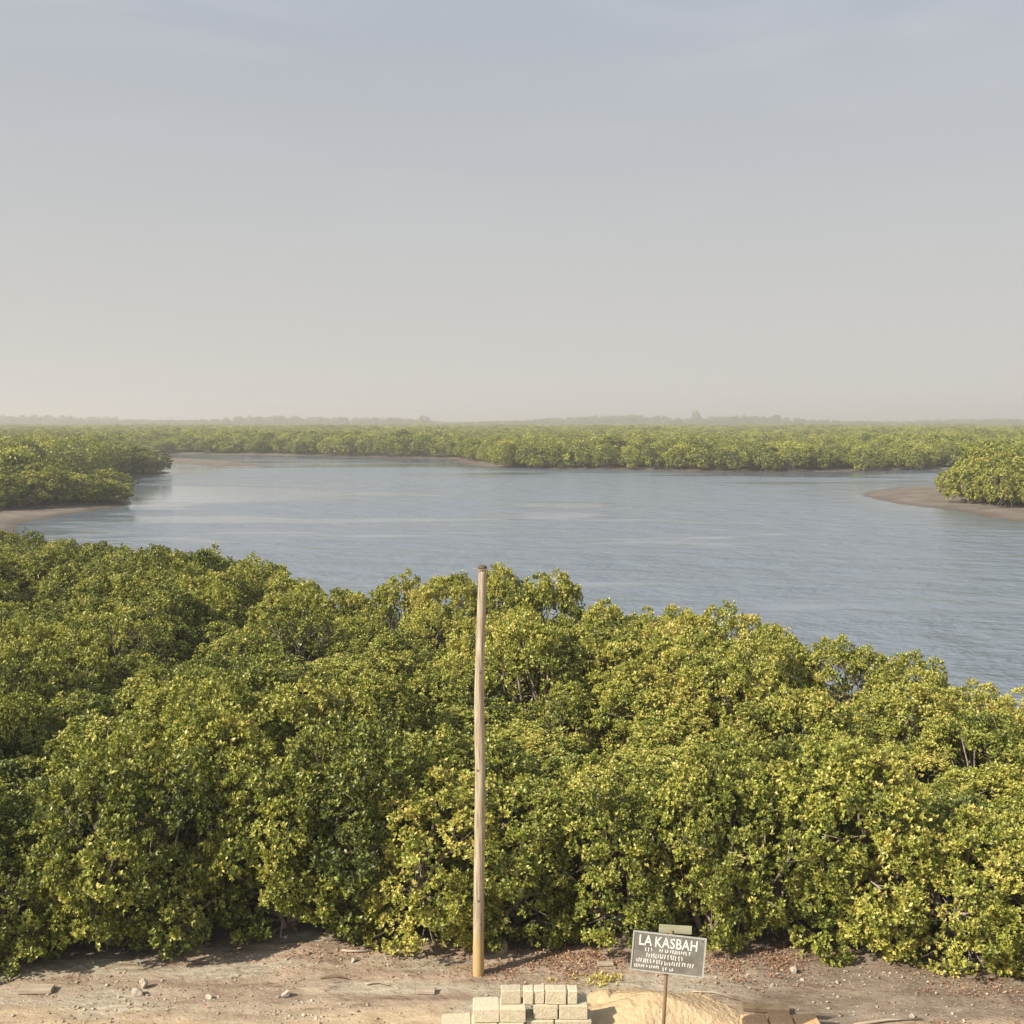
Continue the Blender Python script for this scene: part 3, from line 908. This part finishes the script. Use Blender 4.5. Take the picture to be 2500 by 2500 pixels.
# ------------------------------------------------------------------ wooden pole
def pole_mat():
    m, t, n, l = mat_base("weathered_pole_wood")
    out = nd(t, "ShaderNodeOutputMaterial"); p = nd(t, "ShaderNodeBsdfPrincipled", inp={"Roughness": 0.8, "Specular IOR Level": 0.3})
    tcx = nd(t, "ShaderNodeTexCoord"); mp1 = nd(t, "ShaderNodeMapping", inp={"Scale": (1, 1, 0.06)}); l.new(tcx.outputs["Object"], mp1.inputs[0])
    g = nd(t, "ShaderNodeTexNoise", inp={"Scale": 38, "Detail": 6.0, "Roughness": 0.65}); l.new(mp1.outputs[0], g.inputs["Vector"])
    rp = nd(t, "ShaderNodeValToRGB"); l.new(g.outputs[0], rp.inputs[0])
    rp.color_ramp.elements[0].position = 0.36; rp.color_ramp.elements[0].color = (0.19, 0.155, 0.11, 1)
    rp.color_ramp.elements[1].position = 0.6; rp.color_ramp.elements[1].color = (0.50, 0.445, 0.335, 1)
    b = nd(t, "ShaderNodeTexNoise", inp={"Scale": 2.3, "Detail": 5.0}); l.new(tcx.outputs["Object"], b.inputs["Vector"])
    br = nd(t, "ShaderNodeMapRange", inp={"From Min": 0.4, "From Max": 0.7, "To Min": 0.0, "To Max": 0.55}); l.new(b.outputs[0], br.inputs["Value"])
    mx = nd(t, "ShaderNodeMix", data_type="RGBA", inp={"B": (0.36, 0.27, 0.19, 1)}); l.new(br.outputs[0], mx.inputs["Factor"]); l.new(rp.outputs[0], mx.inputs["A"])
    # yellow stain on the lowest metre
    se = nd(t, "ShaderNodeSeparateXYZ"); l.new(tcx.outputs["Object"], se.inputs[0])
    sr = nd(t, "ShaderNodeMapRange", interpolation_type="SMOOTHSTEP", inp={"From Min": 0.35, "From Max": 0.95, "To Min": 0.75, "To Max": 0.0}); l.new(se.outputs["Z"], sr.inputs["Value"])
    my = nd(t, "ShaderNodeMix", data_type="RGBA", inp={"B": (0.52, 0.35, 0.14, 1)}); l.new(sr.outputs[0], my.inputs["Factor"]); l.new(mx.outputs["Result"], my.inputs["A"])
    l.new(my.outputs["Result"], p.inputs["Base Color"])
    bu = nd(t, "ShaderNodeBump", inp={"Strength": 0.6, "Distance": 0.01}); l.new(g.outputs[0], bu.inputs["Height"]); l.new(bu.outputs[0], p.inputs["Normal"])
    l.new(p.outputs[0], out.inputs["Surface"])
    return m


M_pole = pole_mat()
M_darkmetal = simple("rusty_dark_metal", (0.05, 0.04, 0.03), (0.13, 0.09, 0.06), 30, 0.6, 0.3, 90, spec=0.5)
M_knot = simple("dark_wood_knot", (0.14, 0.095, 0.06), (0.22, 0.15, 0.10), 30, 0.85, 0.3)
px0, py0 = at(1168, 2380, 0)
pole = empty("wooden_pole", (px0, py0, gz(px0, py0)))
tag(pole, "tall slightly crooked bare wooden pole standing at the edge of the sand", "pole")
spine = [(1168, 2392, .081), (1168.3, 2300, .080), (1169, 2200, .079), (1170.5, 2080, .0775), (1172, 1960, .076), (1172.5, 1880, .074), (1171, 1800, .0735), (1170, 1720, .072),
         (1171, 1640, .069), (1173, 1560, .065), (1175.5, 1480, .060), (1178, 1384, .054)]
rp_ = random.Random(5)
pts, rad = [], []
fine = np.linspace(0, len(spine) - 1, 60)
for q in fine:
    a, b, c = [np.interp(q, range(len(spine)), [s_[j] for s_ in spine]) for j in range(3)]
    w = aty(a, b, py0)
    pts.append(Vector((w[0] - px0, 0, w[2] - pole.location.z))); rad.append(c * (1 + rp_.uniform(-0.02, 0.02)))
pts[0].z = -0.3
MB().tube(pts, rad, 16).build("shaft", M_pole, pole, smooth=True)
top = pts[-1]
MB().tube([top + Vector((0.0, 0, -0.035)), top + Vector((0, 0, -0.005)), top + Vector((0.003, 0, 0.02))], [0.062, 0.066, 0.058], 14).build("cap", M_darkmetal, pole, smooth=False)
MB().tube([top + Vector((-0.14, -0.05, -0.015)), top + Vector((-0.04, -0.07, -0.03)), top + Vector((0.05, -0.07, -0.028)), top + Vector((0.17, -0.04, -0.02))], [0.006] * 4, 5).build("wire_tie", M_bark, pole)
for zz, a in ((4.55, 0.2), (3.1, -0.5), (2.35, 0.6), (1.2, -0.1), (0.75, 0.4)):
    i = min(range(len(pts)), key=lambda k: abs(pts[k].z - zz)); c = pts[i]; rr_ = rad[i]
    d = Vector((math.sin(a), -math.cos(a), 0))
    MB().tube([c + d * (rr_ * 0.8), c + d * (rr_ * 1.04), c + d * (rr_ * 1.10)], [0.024, 0.020, 0.010], 7).build("knot", M_knot, pole)

# ------------------------------------------------------------------ painted sign on a post
M_signboard = simple("weathered_grey_paint", (0.13, 0.13, 0.112), (0.215, 0.212, 0.188), 5, 0.65, 0.2, 30, spec=0.4)
M_rim = simple("galvanised_rim", (0.36, 0.37, 0.35), (0.46, 0.47, 0.45), 14, 0.5, 0.1, 60, spec=0.5)
M_white = simple("white_sign_paint", (0.68, 0.67, 0.64), (0.80, 0.79, 0.76), 18, 0.7, 0.1, 60)
M_post = simple("brown_post", (0.17, 0.115, 0.06), (0.27, 0.19, 0.11), 14, 0.8, 0.4, 50, (1, 1, 0.2))
M_plank = simple("pale_olive_plank", (0.26, 0.26, 0.17), (0.36, 0.35, 0.25), 12, 0.85, 0.4, 40, (0.2, 1, 1))
YS = 12.55
sc_ = aty(1631.5, 2329, YS)
gx, gy, _ = aty(1612, 2620, YS + 0.03)
sign = empty("site_sign", (gx, YS + 0.03, gz(gx, YS)))
tag(sign, "tilted grey board sign with white lettering on a thin brown post", "sign")
o0 = sign.location
SW, SHh = 0.89, 0.475
roll, yaw, tilt = R(4.9), R(-4), R(6)
MS = Matrix.Rotation(yaw, 3, "Z") @ Matrix.Rotation(roll, 3, "Y") @ Matrix.Rotation(-tilt, 3, "X")
cc = Vector(sc_) - o0


def onsign(x, y, z): return cc + MS @ Vector((x, y, z))


MB().box(cc, (SW - 0.02, 0.012, SHh - 0.02), MS).build("panel", M_signboard, sign)
rim = MB()
for s_ in (-1, 1):
    rim.box(onsign(s_ * (SW / 2 - 0.006), 0, 0), (0.016, 0.026, SHh + 0.004), MS)
    rim.box(onsign(0, 0, s_ * (SHh / 2 - 0.006)), (SW - 0.03, 0.022, 0.014), MS)
rim.build("rim", M_rim, sign)
botp = Vector((0, 0.03, -0.35))
t1 = onsign(0.0, 0.035, -SHh / 2)
t2 = onsign(0.02, 0.035, SHh / 2 + 0.04)
MB().tube([botp, t1, t2], [0.024, 0.022, 0.020], 10).build("post", M_post, sign, smooth=True)
MB().box(onsign(0.065, 0.045, SHh / 2 + 0.055), (0.40, 0.02, 0.10), MS @ Matrix.Rotation(R(-3), 3, "Y"), bev=0.003).build("top_plank", M_plank, sign)
bolts = [(-0.03, -0.2), (0.03, 0.2), (-0.40, 0.22), (0.40, 0.20)]
for bx, bz in bolts:
    MB().tube([onsign(bx, -0.006, bz), onsign(bx, -0.013, bz)], [0.009, 0.007], 7).build("bolt", M_darkmetal, sign)


def text_obj(body, size, width, x, z, name="lettering", bold=0.0):
    cu = bpy.data.curves.new("tmp", "FONT")
    cu.body = body; cu.size = size; cu.extrude = 0.0008; cu.offset = bold; cu.align_x = "CENTER"; cu.align_y = "CENTER"; cu.space_character = 1.06
    to = bpy.data.objects.new("tmp", cu); SC.collection.objects.link(to)
    dg = bpy.context.evaluated_depsgraph_get()
    me = bpy.data.meshes.new_from_object(to.evaluated_get(dg))
    bpy.data.objects.remove(to)
    xs_ = [v.co.x for v in me.vertices]; sx = width / (max(xs_) - min(xs_))
    M4 = Matrix.Translation(onsign(x * 0.96, -0.0085, z * 0.9)) @ MS.to_4x4() @ Matrix.Rotation(R(90), 4, "X") @ Matrix.Diagonal((sx * 0.96, 0.95, 1, 1))
    me.transform(M4)
    me.materials.clear(); me.materials.append(M_white)
    me.name = name
    return link(bpy.data.objects.new(name, me), sign)


text_obj("LA", 0.185, 0.165, -0.305, 0.145, bold=0.003)
text_obj("KASBAH", 0.185, 0.535, 0.09, 0.140, bold=0.003)
# the smaller lines are too weathered to read: broken runs of brush marks
rt_ = random.Random(3)
for (x0, x1, zc, hgt) in ((-0.30, -0.19, 0.035, 0.06), (-0.12, 0.26, 0.035, 0.05), (-0.28, 0.20, -0.045, 0.07), (-0.40, -0.10, -0.12, 0.06), (-0.08, 0.02, -0.13, 0.055), (0.05, 0.32, -0.125, 0.065),
                         (-0.42, -0.12, -0.195, 0.045), (-0.06, -0.02, -0.21, 0.055), (0.03, 0.06, -0.21, 0.055)):
    mb = MB(); x = x0
    while x < x1:
        w = rt_.uniform(0.014, 0.022)
        mb.box(onsign((x + w / 2) * 0.96, -0.0075, zc * 0.9 + rt_.uniform(-0.004, 0.004)), (0.0105, 0.002, hgt * rt_.uniform(0.6, 0.85)), MS @ Matrix.Rotation(rt_.uniform(-0.25, 0.25), 3, "Y"))
        if rt_.random() < 0.75:
            mb.box(onsign((x + w * 0.8) * 0.96, -0.0078, zc * 0.9 + rt_.choice((-0.33, 0.0, 0.33)) * hgt), (w * 0.8, 0.002, 0.009), MS @ Matrix.Rotation(rt_.uniform(-0.2, 0.2), 3, "Y"))
        x += w + rt_.choice((0.008, 0.009, 0.011, 0.022))
    mb.build("faded_lettering", M_white, sign)["kind"] = "stuff"

# ------------------------------------------------------------------ stack of concrete blocks
def block_mat(name, a, b):
    return simple(name, a, b, 16, 0.92, 0.9, 45, contrast=(0.35, 0.62), bdist=0.012)


M_blk = [block_mat("cream_concrete", (0.48, 0.43, 0.315), (0.58, 0.525, 0.395)), block_mat("pale_concrete", (0.52, 0.47, 0.355), (0.61, 0.56, 0.43)),
         block_mat("greyer_concrete", (0.43, 0.39, 0.30), (0.54, 0.49, 0.37))]
rb_ = random.Random(9)
YB = 13.42
PM = FPX / (YB * math.cos(PITCH) + 7.5 * math.sin(PITCH))
BH = 0.192
block_meshes = {}


def block(x0px, x1px, course, yoff=0.0, depth=0.19, rz=0.0, label=""):
    x0 = (x0px - 1250) / PM; x1 = (x1px - 1250) / PM
    L = x1 - x0
    mb = MB().box((0, 0, 0), (L - 0.006, depth, BH - 0.006), bev=0.009, jit=0.004, rnd=rb_)
    o = bpy.data.objects.new("concrete_block", mb.mesh("concrete_block", M_blk[rb_.randrange(3)]))
    o.location = ((x0 + x1) / 2, YB + yoff + depth / 2, 0.02 + BH * (course + 0.5))
    o.rotation_euler = (0, 0, rz)
    link(o)
    tag(o, label, "block", "concrete blocks stacked behind the sign")


# top course (behind the pole's foot), seen end-on and side-on
block(1222, 1272, 2, 0.01, 0.16, 0.02, "cream concrete block at the left end of the stack's top course")
block(1277, 1303, 2, 0.0, 0.16, 0.0, "narrow pale block standing second from the left in the top course")
block(1304, 1330, 2, 0.015, 0.16, 0.0, "narrow block in the middle of the stack's top course")
block(1331, 1384, 2, 0.0, 0.16, -0.02, "wide pale block right of middle in the top course")
block(1386, 1411, 2, 0.005, 0.16, 0.0, "narrow block at the right end of the stack's top course")
# middle course
block(1154, 1219, 1, -0.10, 0.30, 0.03, "cream block at the left end of the middle course, set forward")
block(1220, 1284, 1, -0.10, 0.30, 0.0, "cream block second from the left in the middle course, beside the dark gap")
block(1302, 1362, 1, -0.02, 0.30, 0.0, "flat-faced block just right of the dark gap in the middle course")
block(1365, 1436, 1, -0.02, 0.30, -0.015, "cream block at the right end of the middle course")
# lower course and strays on the left
block(1078, 1150, 0, -0.16, 0.30, 0.05, "pale block lowest on the ground at the far left of the stack")
block(1151, 1215, 0, -0.16, 0.30, 0.0, "block of the lowest course under the left end")
block(1217, 1280, 0, -0.16, 0.30, 0.0, "block of the lowest course below the cream pair")
block(1284, 1352, 0, -0.05, 0.30, 0.0, "block of the lowest course below the dark gap")
block(1354, 1444, 0, -0.05, 0.30, 0.0, "longest block of the lowest course at the right end")

# orange laterite blocks at the bottom right
M_clay = block_mat("orange_clay_block", (0.52, 0.32, 0.16), (0.64, 0.43, 0.24))
for k, (a, b, c, lb_) in enumerate(((1806, 1868, 0.0, "orange-tan clay block at the left end of the row near the bottom edge"), (1871, 1930, 0.02, "orange-tan clay block in the middle of the row near the bottom edge"),
                               (1934, 1992, -0.01, "orange-tan clay block at the right end of the row near the bottom edge"))):
    p1 = at(a, 2473, 0.18); p2 = at(b, 2473, 0.18)
    L = p2[0] - p1[0]
    mb = MB().box((0, 0, 0), (L - 0.008, 0.30, 0.2), bev=0.02, jit=0.012, rnd=rb_)
    o = bpy.data.objects.new("clay_block", mb.mesh("clay_block", M_clay))
    o.location = ((p1[0] + p2[0]) / 2, p1[1] - 0.15 + c, 0.08); o.rotation_euler = (0, 0, rb_.uniform(-.06, .06))
    tag(link(o), lb_, "block", "clay blocks near the bottom edge")

# ------------------------------------------------------------------ sand mound
def mound(name, cx, cy, rx, ry, h, mat, label, seed):
    n, m = 56, 22
    V, F = [], []
    for j in range(m + 1):
        t = j / m
        for i in range(n):
            a = 2 * math.pi * i / n
            wob = 1 + 0.10 * math.sin(a * 3 + seed) + 0.06 * math.sin(a * 5 + seed * 2) + 0.03 * math.sin(a * 9)
            x, y = cx + rx * t * wob * math.cos(a), cy + ry * t * wob * math.sin(a)
            prof = (0.5 + 0.5 * math.cos(math.pi * t)) ** 0.8
            z = gz(x, y) * t + h * prof * (1 + 0.15 * (float(vnoise(x, y, 3.0, seed)) - 0.5)) - (0.05 if j == m else 0)
            z += 0.03 * (float(vnoise(x, y, 7, seed + 1)) - 0.5) * prof
            V.append((x - cx, y - cy, z))
    for j in range(m):
        for i in range(n):
            k = (i + 1) % n
            if j == 0: F.append((j * n, (j + 1) * n + i, (j + 1) * n + k)) if i or True else None
            else: F.append((j * n + i, (j + 1) * n + i, (j + 1) * n + k, j * n + k))
    me = bpy.data.meshes.new(name); me.from_pydata(V, [], F); me.materials.append(mat)
    me.polygons.foreach_set("use_smooth", [True] * len(me.polygons))
    o = bpy.data.objects.new(name, me); o.location = (cx, cy, 0)
    tag(link(o), label, "sand heap")


M_sand = simple("yellow_sand", (0.45, 0.33, 0.20), (0.56, 0.43, 0.27), 4, 0.95, 0.9, 14, contrast=(0.3, 0.7), bdist=0.05)
mound("sand_heap", MOUND[0], MOUND[1] - 0.15, 1.15, 0.62, 0.24, M_sand, "low smooth heap of yellow sand behind the sign post", 2)
x, y = at(1478, 2428, 0.05)
mound("sand_heap", x, y, 0.30, 0.26, 0.12, M_sand, "small pointed heap of sand between the blocks and the sign", 5)

# ------------------------------------------------------------------ stones and litter
M_stone = simple("pale_stone", (0.30, 0.27, 0.22), (0.56, 0.52, 0.44), 14, 0.9, 0.5, 60)
M_stone2 = simple("brown_stone", (0.26, 0.20, 0.15), (0.38, 0.30, 0.22), 16, 0.9, 0.5, 60)


def stone(px, py, w, h, mat, label, seed, name="stone", flat=0.8):
    import bmesh
    r = random.Random(seed)
    x, y = at(px, py, 0.0)
    bm = bmesh.new(); bmesh.ops.create_icosphere(bm, subdivisions=2, radius=1.0)
    for _ in range(12):       # cut facets
        nn = Vector((r.gauss(0, 1), r.gauss(0, 1), r.gauss(0, 1))).normalized(); dd = r.uniform(0.35, 0.8)
        for v in bm.verts:
            q = v.co.dot(nn)
            if q > dd: v.co -= nn * (q - dd)
    for v in bm.verts:
        v.co += Vector((r.gauss(0, 1), r.gauss(0, 1), r.gauss(0, 1))) * 0.03
        v.co.x *= w / 2; v.co.y *= w / 2 * flat; v.co.z *= h / 2 * 1.15
    me = bpy.data.meshes.new(name); bm.to_mesh(me); bm.free(); me.materials.append(mat)
    o = bpy.data.objects.new(name, me); o.location = (x, y, gz(x, y) + h * 0.25); o.rotation_euler = (0, 0, r.uniform(-0.3, 0.3))
    tag(link(o), label, "stone", "loose stones on the sand")


stone(338, 2430, 0.19, 0.16, M_stone, "largest pale stone of the pair at the far left of the yard", 1)
stone(352, 2412, 0.17, 0.17, M_stone, "pale stone leaning behind the largest stone on the left", 2)
stone(512, 2438, 0.15, 0.10, M_stone, "greenish grey stone casting a long shadow, between two pale ones", 3)
stone(695, 2434, 0.16, 0.16, M_stone, "pale upright stone left of the pole and the block stack", 4)
stone(863, 2354, 0.11, 0.10, M_stone, "small white stone near the bushes left of the pole", 5)
stone(395, 2394, 0.07, 0.06, M_stone, "tiny white stone just under the left bushes", 6)
stone(290, 2434, 0.07, 0.06, M_stone, "tiny pale stone left of the largest stone", 7)
stone(305, 2442, 0.06, 0.05, M_stone, "tiny pale stone nearest the camera beside the largest stone", 8)
stone(1885, 2402, 0.11, 0.06, M_stone, "yellowish flat stone on the dirt right of the sign", 9)
stone(1938, 2364, 0.17, 0.14, M_stone, "grey stone half under the bushes right of the sign", 10)
stone(1957, 2386, 0.12, 0.05, M_stone, "flat yellow-white stone in the leaf litter right of the sign", 11)
stone(1240, 2405, 0.10, 0.06, M_stone2, "small brown stone behind the block stack", 12)
stone(1747, 2404, 0.08, 0.06, M_stone2, "small dark stone on the dirt just right of the sign", 13)
stone(640, 2352, 0.09, 0.04, M_stone, "flat grey pebble near the bushes left of the pole", 14)
stone(2230, 2484, 0.12, 0.07, M_stone, "pale stone at the lower right of the yard", 15)
stone(1500, 2365, 0.08, 0.06, M_stone2, "small brown stone on the dirt just left of the sign", 16)

# planks and sticks lying about
M_drift = simple("grey_driftwood", (0.30, 0.25, 0.19), (0.46, 0.39, 0.31), 10, 0.85, 0.4, 50, (0.2, 1, 1))


def stick(p1, p2, r1, label, mat=M_drift, z=0.03, name="stick", bend=0.05, z2=None):
    a, b = at(*p1, z), at(*p2, z)
    za, zb = gz(*a) + z, gz(*b) + (z if z2 is None else z2)
    A_, B_ = Vector((*a, za)), Vector((*b, zb))
    mid = A_.lerp(B_, 0.5) + Vector((0, bend, abs(bend) * 0.3))
    mb = MB().tube([A_ - A_, A_.lerp(B_, 0.25) + Vector((0, bend * 0.7, 0)) - A_, mid - A_, B_ - A_], [r1, r1 * 0.95, r1 * 0.85, r1 * 0.6], 7)
    o = mb.build(name, mat, None, smooth=True, loc=A_)
    tag(o, label, "stick", "sticks lying on the sand")


def plank(px, py, L, w, th, rz, label, mat=M_drift, name="plank"):
    x, y = at(px, py, 0.02)
    o = MB().box((0, 0, 0), (L, w, th), rotz(rz), bev=0.004).build(name, mat, None, loc=(x, y, gz(x, y) + th / 2 + 0.012))
    tag(o, label, "plank", "planks lying on the sand")


plank(88, 2418, 0.48, 0.16, 0.06, 0.03, "short grey plank lying flat at the far left of the yard")
plank(1478, 2352, 0.24, 0.09, 0.04, 0.02, "short pale board lying just left of the sign")
plank(1040, 2424, 0.26, 0.12, 0.05, -0.05, "pale orange board among dark debris left of the pole")
plank(1870, 2464, 0.62, 0.14, 0.06, -0.10, "dark strip standing in for the shadowed trough behind the clay blocks", simple("shadow_strip", (0.13, 0.095, 0.06), (0.20, 0.15, 0.10), 10, 0.9, 0.4))  # dark strip laid in the shadowed trough's place, its shade put into the colour
stick((893, 2402), (950, 2408), 0.014, "thin bleached stick left of the pole's foot")
stick((780, 2388), (850, 2392), 0.012, "thin dark stick on the grey crust left of the pole", M_knot)
stick((885, 2318), (945, 2300), 0.022, "grey driftwood branch lying under the bushes left of the pole")
stick((835, 2322), (900, 2326), 0.018, "short grey branch next to the small white stone", bend=-0.03)
stick((2085, 2498), (2250, 2486), 0.02, "long pale branch along the bottom right edge", bend=0.03)
stick((1690, 2424), (1800, 2440), 0.012, "thin grey stick on the dirt below the sign's right side")
# upright stakes at the thicket edge
for (a, b1, b0, r1, lb_) in ((1199, 2212, 2322, 0.014, "thin pale stake standing just right of the pole"), ):
    x, y = at(a, b0, 0)
    t = aty(a + rb_.uniform(-3, 8), b1, y)
    A_ = Vector((x, y, gz(x, y) - 0.1))
    o = MB().tube([Vector((0, 0, 0)), Vector((t[0] - x, 0.02, t[2] - A_.z)) * 0.5 + Vector((0.01, 0, 0)), Vector((t[0] - x, 0, t[2] - A_.z))], [r1 * 1.2, r1, r1 * 0.7], 7).build("stake", M_drift, None, True, A_)
    tag(o, lb_, "stake", "stakes at the thicket edge")
# stump behind the pole
x, y = at(1222, 2322, 0)
MB().tube([Vector((0, 0, -0.05)), Vector((0.005, 0, 0.1)), Vector((0, 0, 0.16))], [0.115, 0.105, 0.10], 12).build("tree_stump", M_stone2, None, False, (x, y, gz(x, y)))
tag(bpy.data.objects["tree_stump"], "squat brown stump in the shade just right of the pole", "stump")



# leaf litter, gravel and sprigs: nobody could count these
def litter_mat():
    m, t, n, l = mat_base("dead_leaves")
    out = nd(t, "ShaderNodeOutputMaterial"); p = nd(t, "ShaderNodeBsdfPrincipled", inp={"Roughness": 0.7, "Specular IOR Level": 0.3})
    a_ = nd(t, "ShaderNodeAttribute", attribute_name="tint"); rp = nd(t, "ShaderNodeValToRGB"); l.new(a_.outputs["Fac"], rp.inputs[0])
    E = rp.color_ramp.elements
    E[0].position = 0; E[0].color = (0.12, 0.065, 0.04, 1); E[1].position = 1; E[1].color = (0.52, 0.43, 0.32, 1)
    for q, c_ in ((0.3, (0.24, 0.135, 0.085)), (0.6, (0.40, 0.21, 0.12)), (0.8, (0.44, 0.31, 0.21))):
        e = E.new(q); e.color = (*c_, 1)
    l.new(rp.outputs[0], p.inputs["Base Color"]); l.new(p.outputs[0], out.inputs["Surface"])
    return m


def build_litter():
    g = np.random.default_rng(31)
    N = 70000
    X = g.uniform(-10.5, 10.5, N)
    yf = y_front(X)
    off = g.normal(0.1, 0.42, N) - 0.12
    Y = yf - off
    px = 1250 + FPX * X / (Y * math.cos(PITCH) + CAM_H * math.sin(PITCH))
    dens = 0.05 + 0.9 * np.exp(-((px - 1350) / 170) ** 2) + 1.0 * np.exp(-((px - 1830) / 130) ** 2) + 0.25 * np.exp(-((px - 900) / 80) ** 2) + 0.12 * (vnoise(X, Y, 1.3, 8) > 0.6)
    dens *= np.clip(vnoise(X, Y, 2.2, 4) * 1.6, 0.2, 1)
    keep_ = g.random(N) < dens * 0.7
    X, Y = X[keep_], Y[keep_]
    # some strays over the whole yard, gathered in streaks
    n2 = 16000
    X2 = g.uniform(-9, 9, n2); Y2 = g.uniform(12.6, 16, n2)
    k2 = (Y2 < y_front(X2) + 0.2) & (g.random(n2) < np.clip((vnoise(X2, Y2 * 3.2, 0.8, 14) - 0.55) * 2.2, 0.015, 1))
    X = np.concatenate([X, X2[k2]]); Y = np.concatenate([Y, Y2[k2]])
    n_ = len(X)
    Z = ground_z(X, Y) + g.uniform(0.006, 0.03, n_)
    L = g.uniform(0.022, 0.055, n_); a = g.uniform(0, 6.28, n_); tl = g.normal(0, 0.35, n_); t2 = g.normal(0, 0.35, n_)
    D = np.stack([np.cos(a), np.sin(a), np.sin(tl)], 1); S = np.stack([-np.sin(a), np.cos(a), np.sin(t2)], 1)
    P = np.stack([X, Y, Z], 1)
    V = np.stack([P - D * L[:, None] / 2, P + S * (L * .24)[:, None] + [0, 0, 0.006], P + D * L[:, None] / 2, P - S * (L * .24)[:, None] + [0, 0, 0.006]], 1).reshape(-1, 3)
    ti = np.clip(g.normal(0.5, 0.24, n_), 0, 1)
    me = mesh_np("leaf_litter", V, 4, np.arange(n_ * 4).reshape(-1, 4), [litter_mat()], {"tint": np.repeat(ti, 4)})
    tag(link(bpy.data.objects.new("leaf_litter", me)), kind="stuff")
    # gravel
    n3 = 7500
    X = g.uniform(-9, 9, n3); Y = g.uniform(12.4, 16, n3)
    k3 = (Y < y_front(X)) & (g.random(n3) < np.clip((vnoise(X, Y * 2, 0.9, 44) - 0.35) * 1.6, 0.03, 1))
    X, Y = X[k3], Y[k3]; n_ = len(X)
    Sg = np.abs(g.normal(0, 0.010, n_)) + 0.006
    base = np.array([(1, 0, 0), (-1, 0, 0), (0, 1, 0), (0, -1, 0), (0, 0, 1), (0, 0, -1)], float)
    jit = g.uniform(0.6, 1.3, (n_, 6, 1))
    V = base[None] * jit * Sg[:, None, None] * np.array([1.3, 1, 0.8]) + g.normal(0, 0.2, (n_, 6, 3)) * Sg[:, None, None] + np.stack([X, Y, ground_z(X, Y) + Sg * 0.3], 1)[:, None]
    fb = np.array([(0, 2, 4), (2, 1, 4), (1, 3, 4), (3, 0, 4), (2, 0, 5), (1, 2, 5), (3, 1, 5), (0, 3, 5)])
    F = (np.arange(n_)[:, None, None] * 6 + fb[None]).reshape(-1, 3)
    me = mesh_np("gravel", V.reshape(-1, 3), 3, F, [simple("gravel_mix", (0.22, 0.17, 0.13), (0.55, 0.48, 0.38), 3, 0.9, 0.1)])
    tag(link(bpy.data.objects.new("gravel", me)), kind="stuff")
    # low green sprigs behind the block stack and the sand heap
    n4 = 80
    pxs = np.where(g.random(n4) < 0.85, g.normal(1475, 28, n4), g.normal(1370, 40, n4)); pys = g.normal(2392, 8, n4)
    P = np.array([at(a_, b_, 0) for a_, b_ in zip(pxs, pys)])
    base_ = np.column_stack([P, ground_z(P[:, 0], P[:, 1])])
    per = 5
    Bp = np.repeat(base_, per, 0); N_ = len(Bp)
    a = g.uniform(0, 6.28, N_); el = g.uniform(0.5, 1.4, N_); L = g.uniform(0.03, 0.08, N_)
    D = np.stack([np.cos(a) * np.cos(el), np.sin(a) * np.cos(el), np.sin(el)], 1); S = np.stack([-np.sin(a), np.cos(a), 0 * a], 1)
    V = np.stack([Bp, Bp + D * (L * .5)[:, None] + S * (L * .16)[:, None], Bp + D * L[:, None], Bp + D * (L * .5)[:, None] - S * (L * .16)[:, None]], 1).reshape(-1, 3)
    me = mesh_np("low_weeds", V, 4, np.arange(N_ * 4).reshape(-1, 4), [M_leaf], {"tint": np.repeat(g.normal(0.36, 0.1, N_), 4)})
    tag(link(bpy.data.objects.new("low_weeds", me)), kind="stuff")


build_litter()

# ------------------------------------------------------------------ haze
hb = MB().box((0, 1600, 15.5), (5400, 3560, 38.0))
m, t, n_, l = mat_base("dusty_air")
out = nd(t, "ShaderNodeOutputMaterial")
pv = nd(t, "ShaderNodeVolumePrincipled", inp={"Color": (0.93, 0.92, 0.90, 1), "Density": 0.0008, "Anisotropy": 0.2})
l.new(pv.outputs[0], out.inputs["Volume"])
hz_o = hb.build("haze", m)
tag(hz_o, kind="stuff")
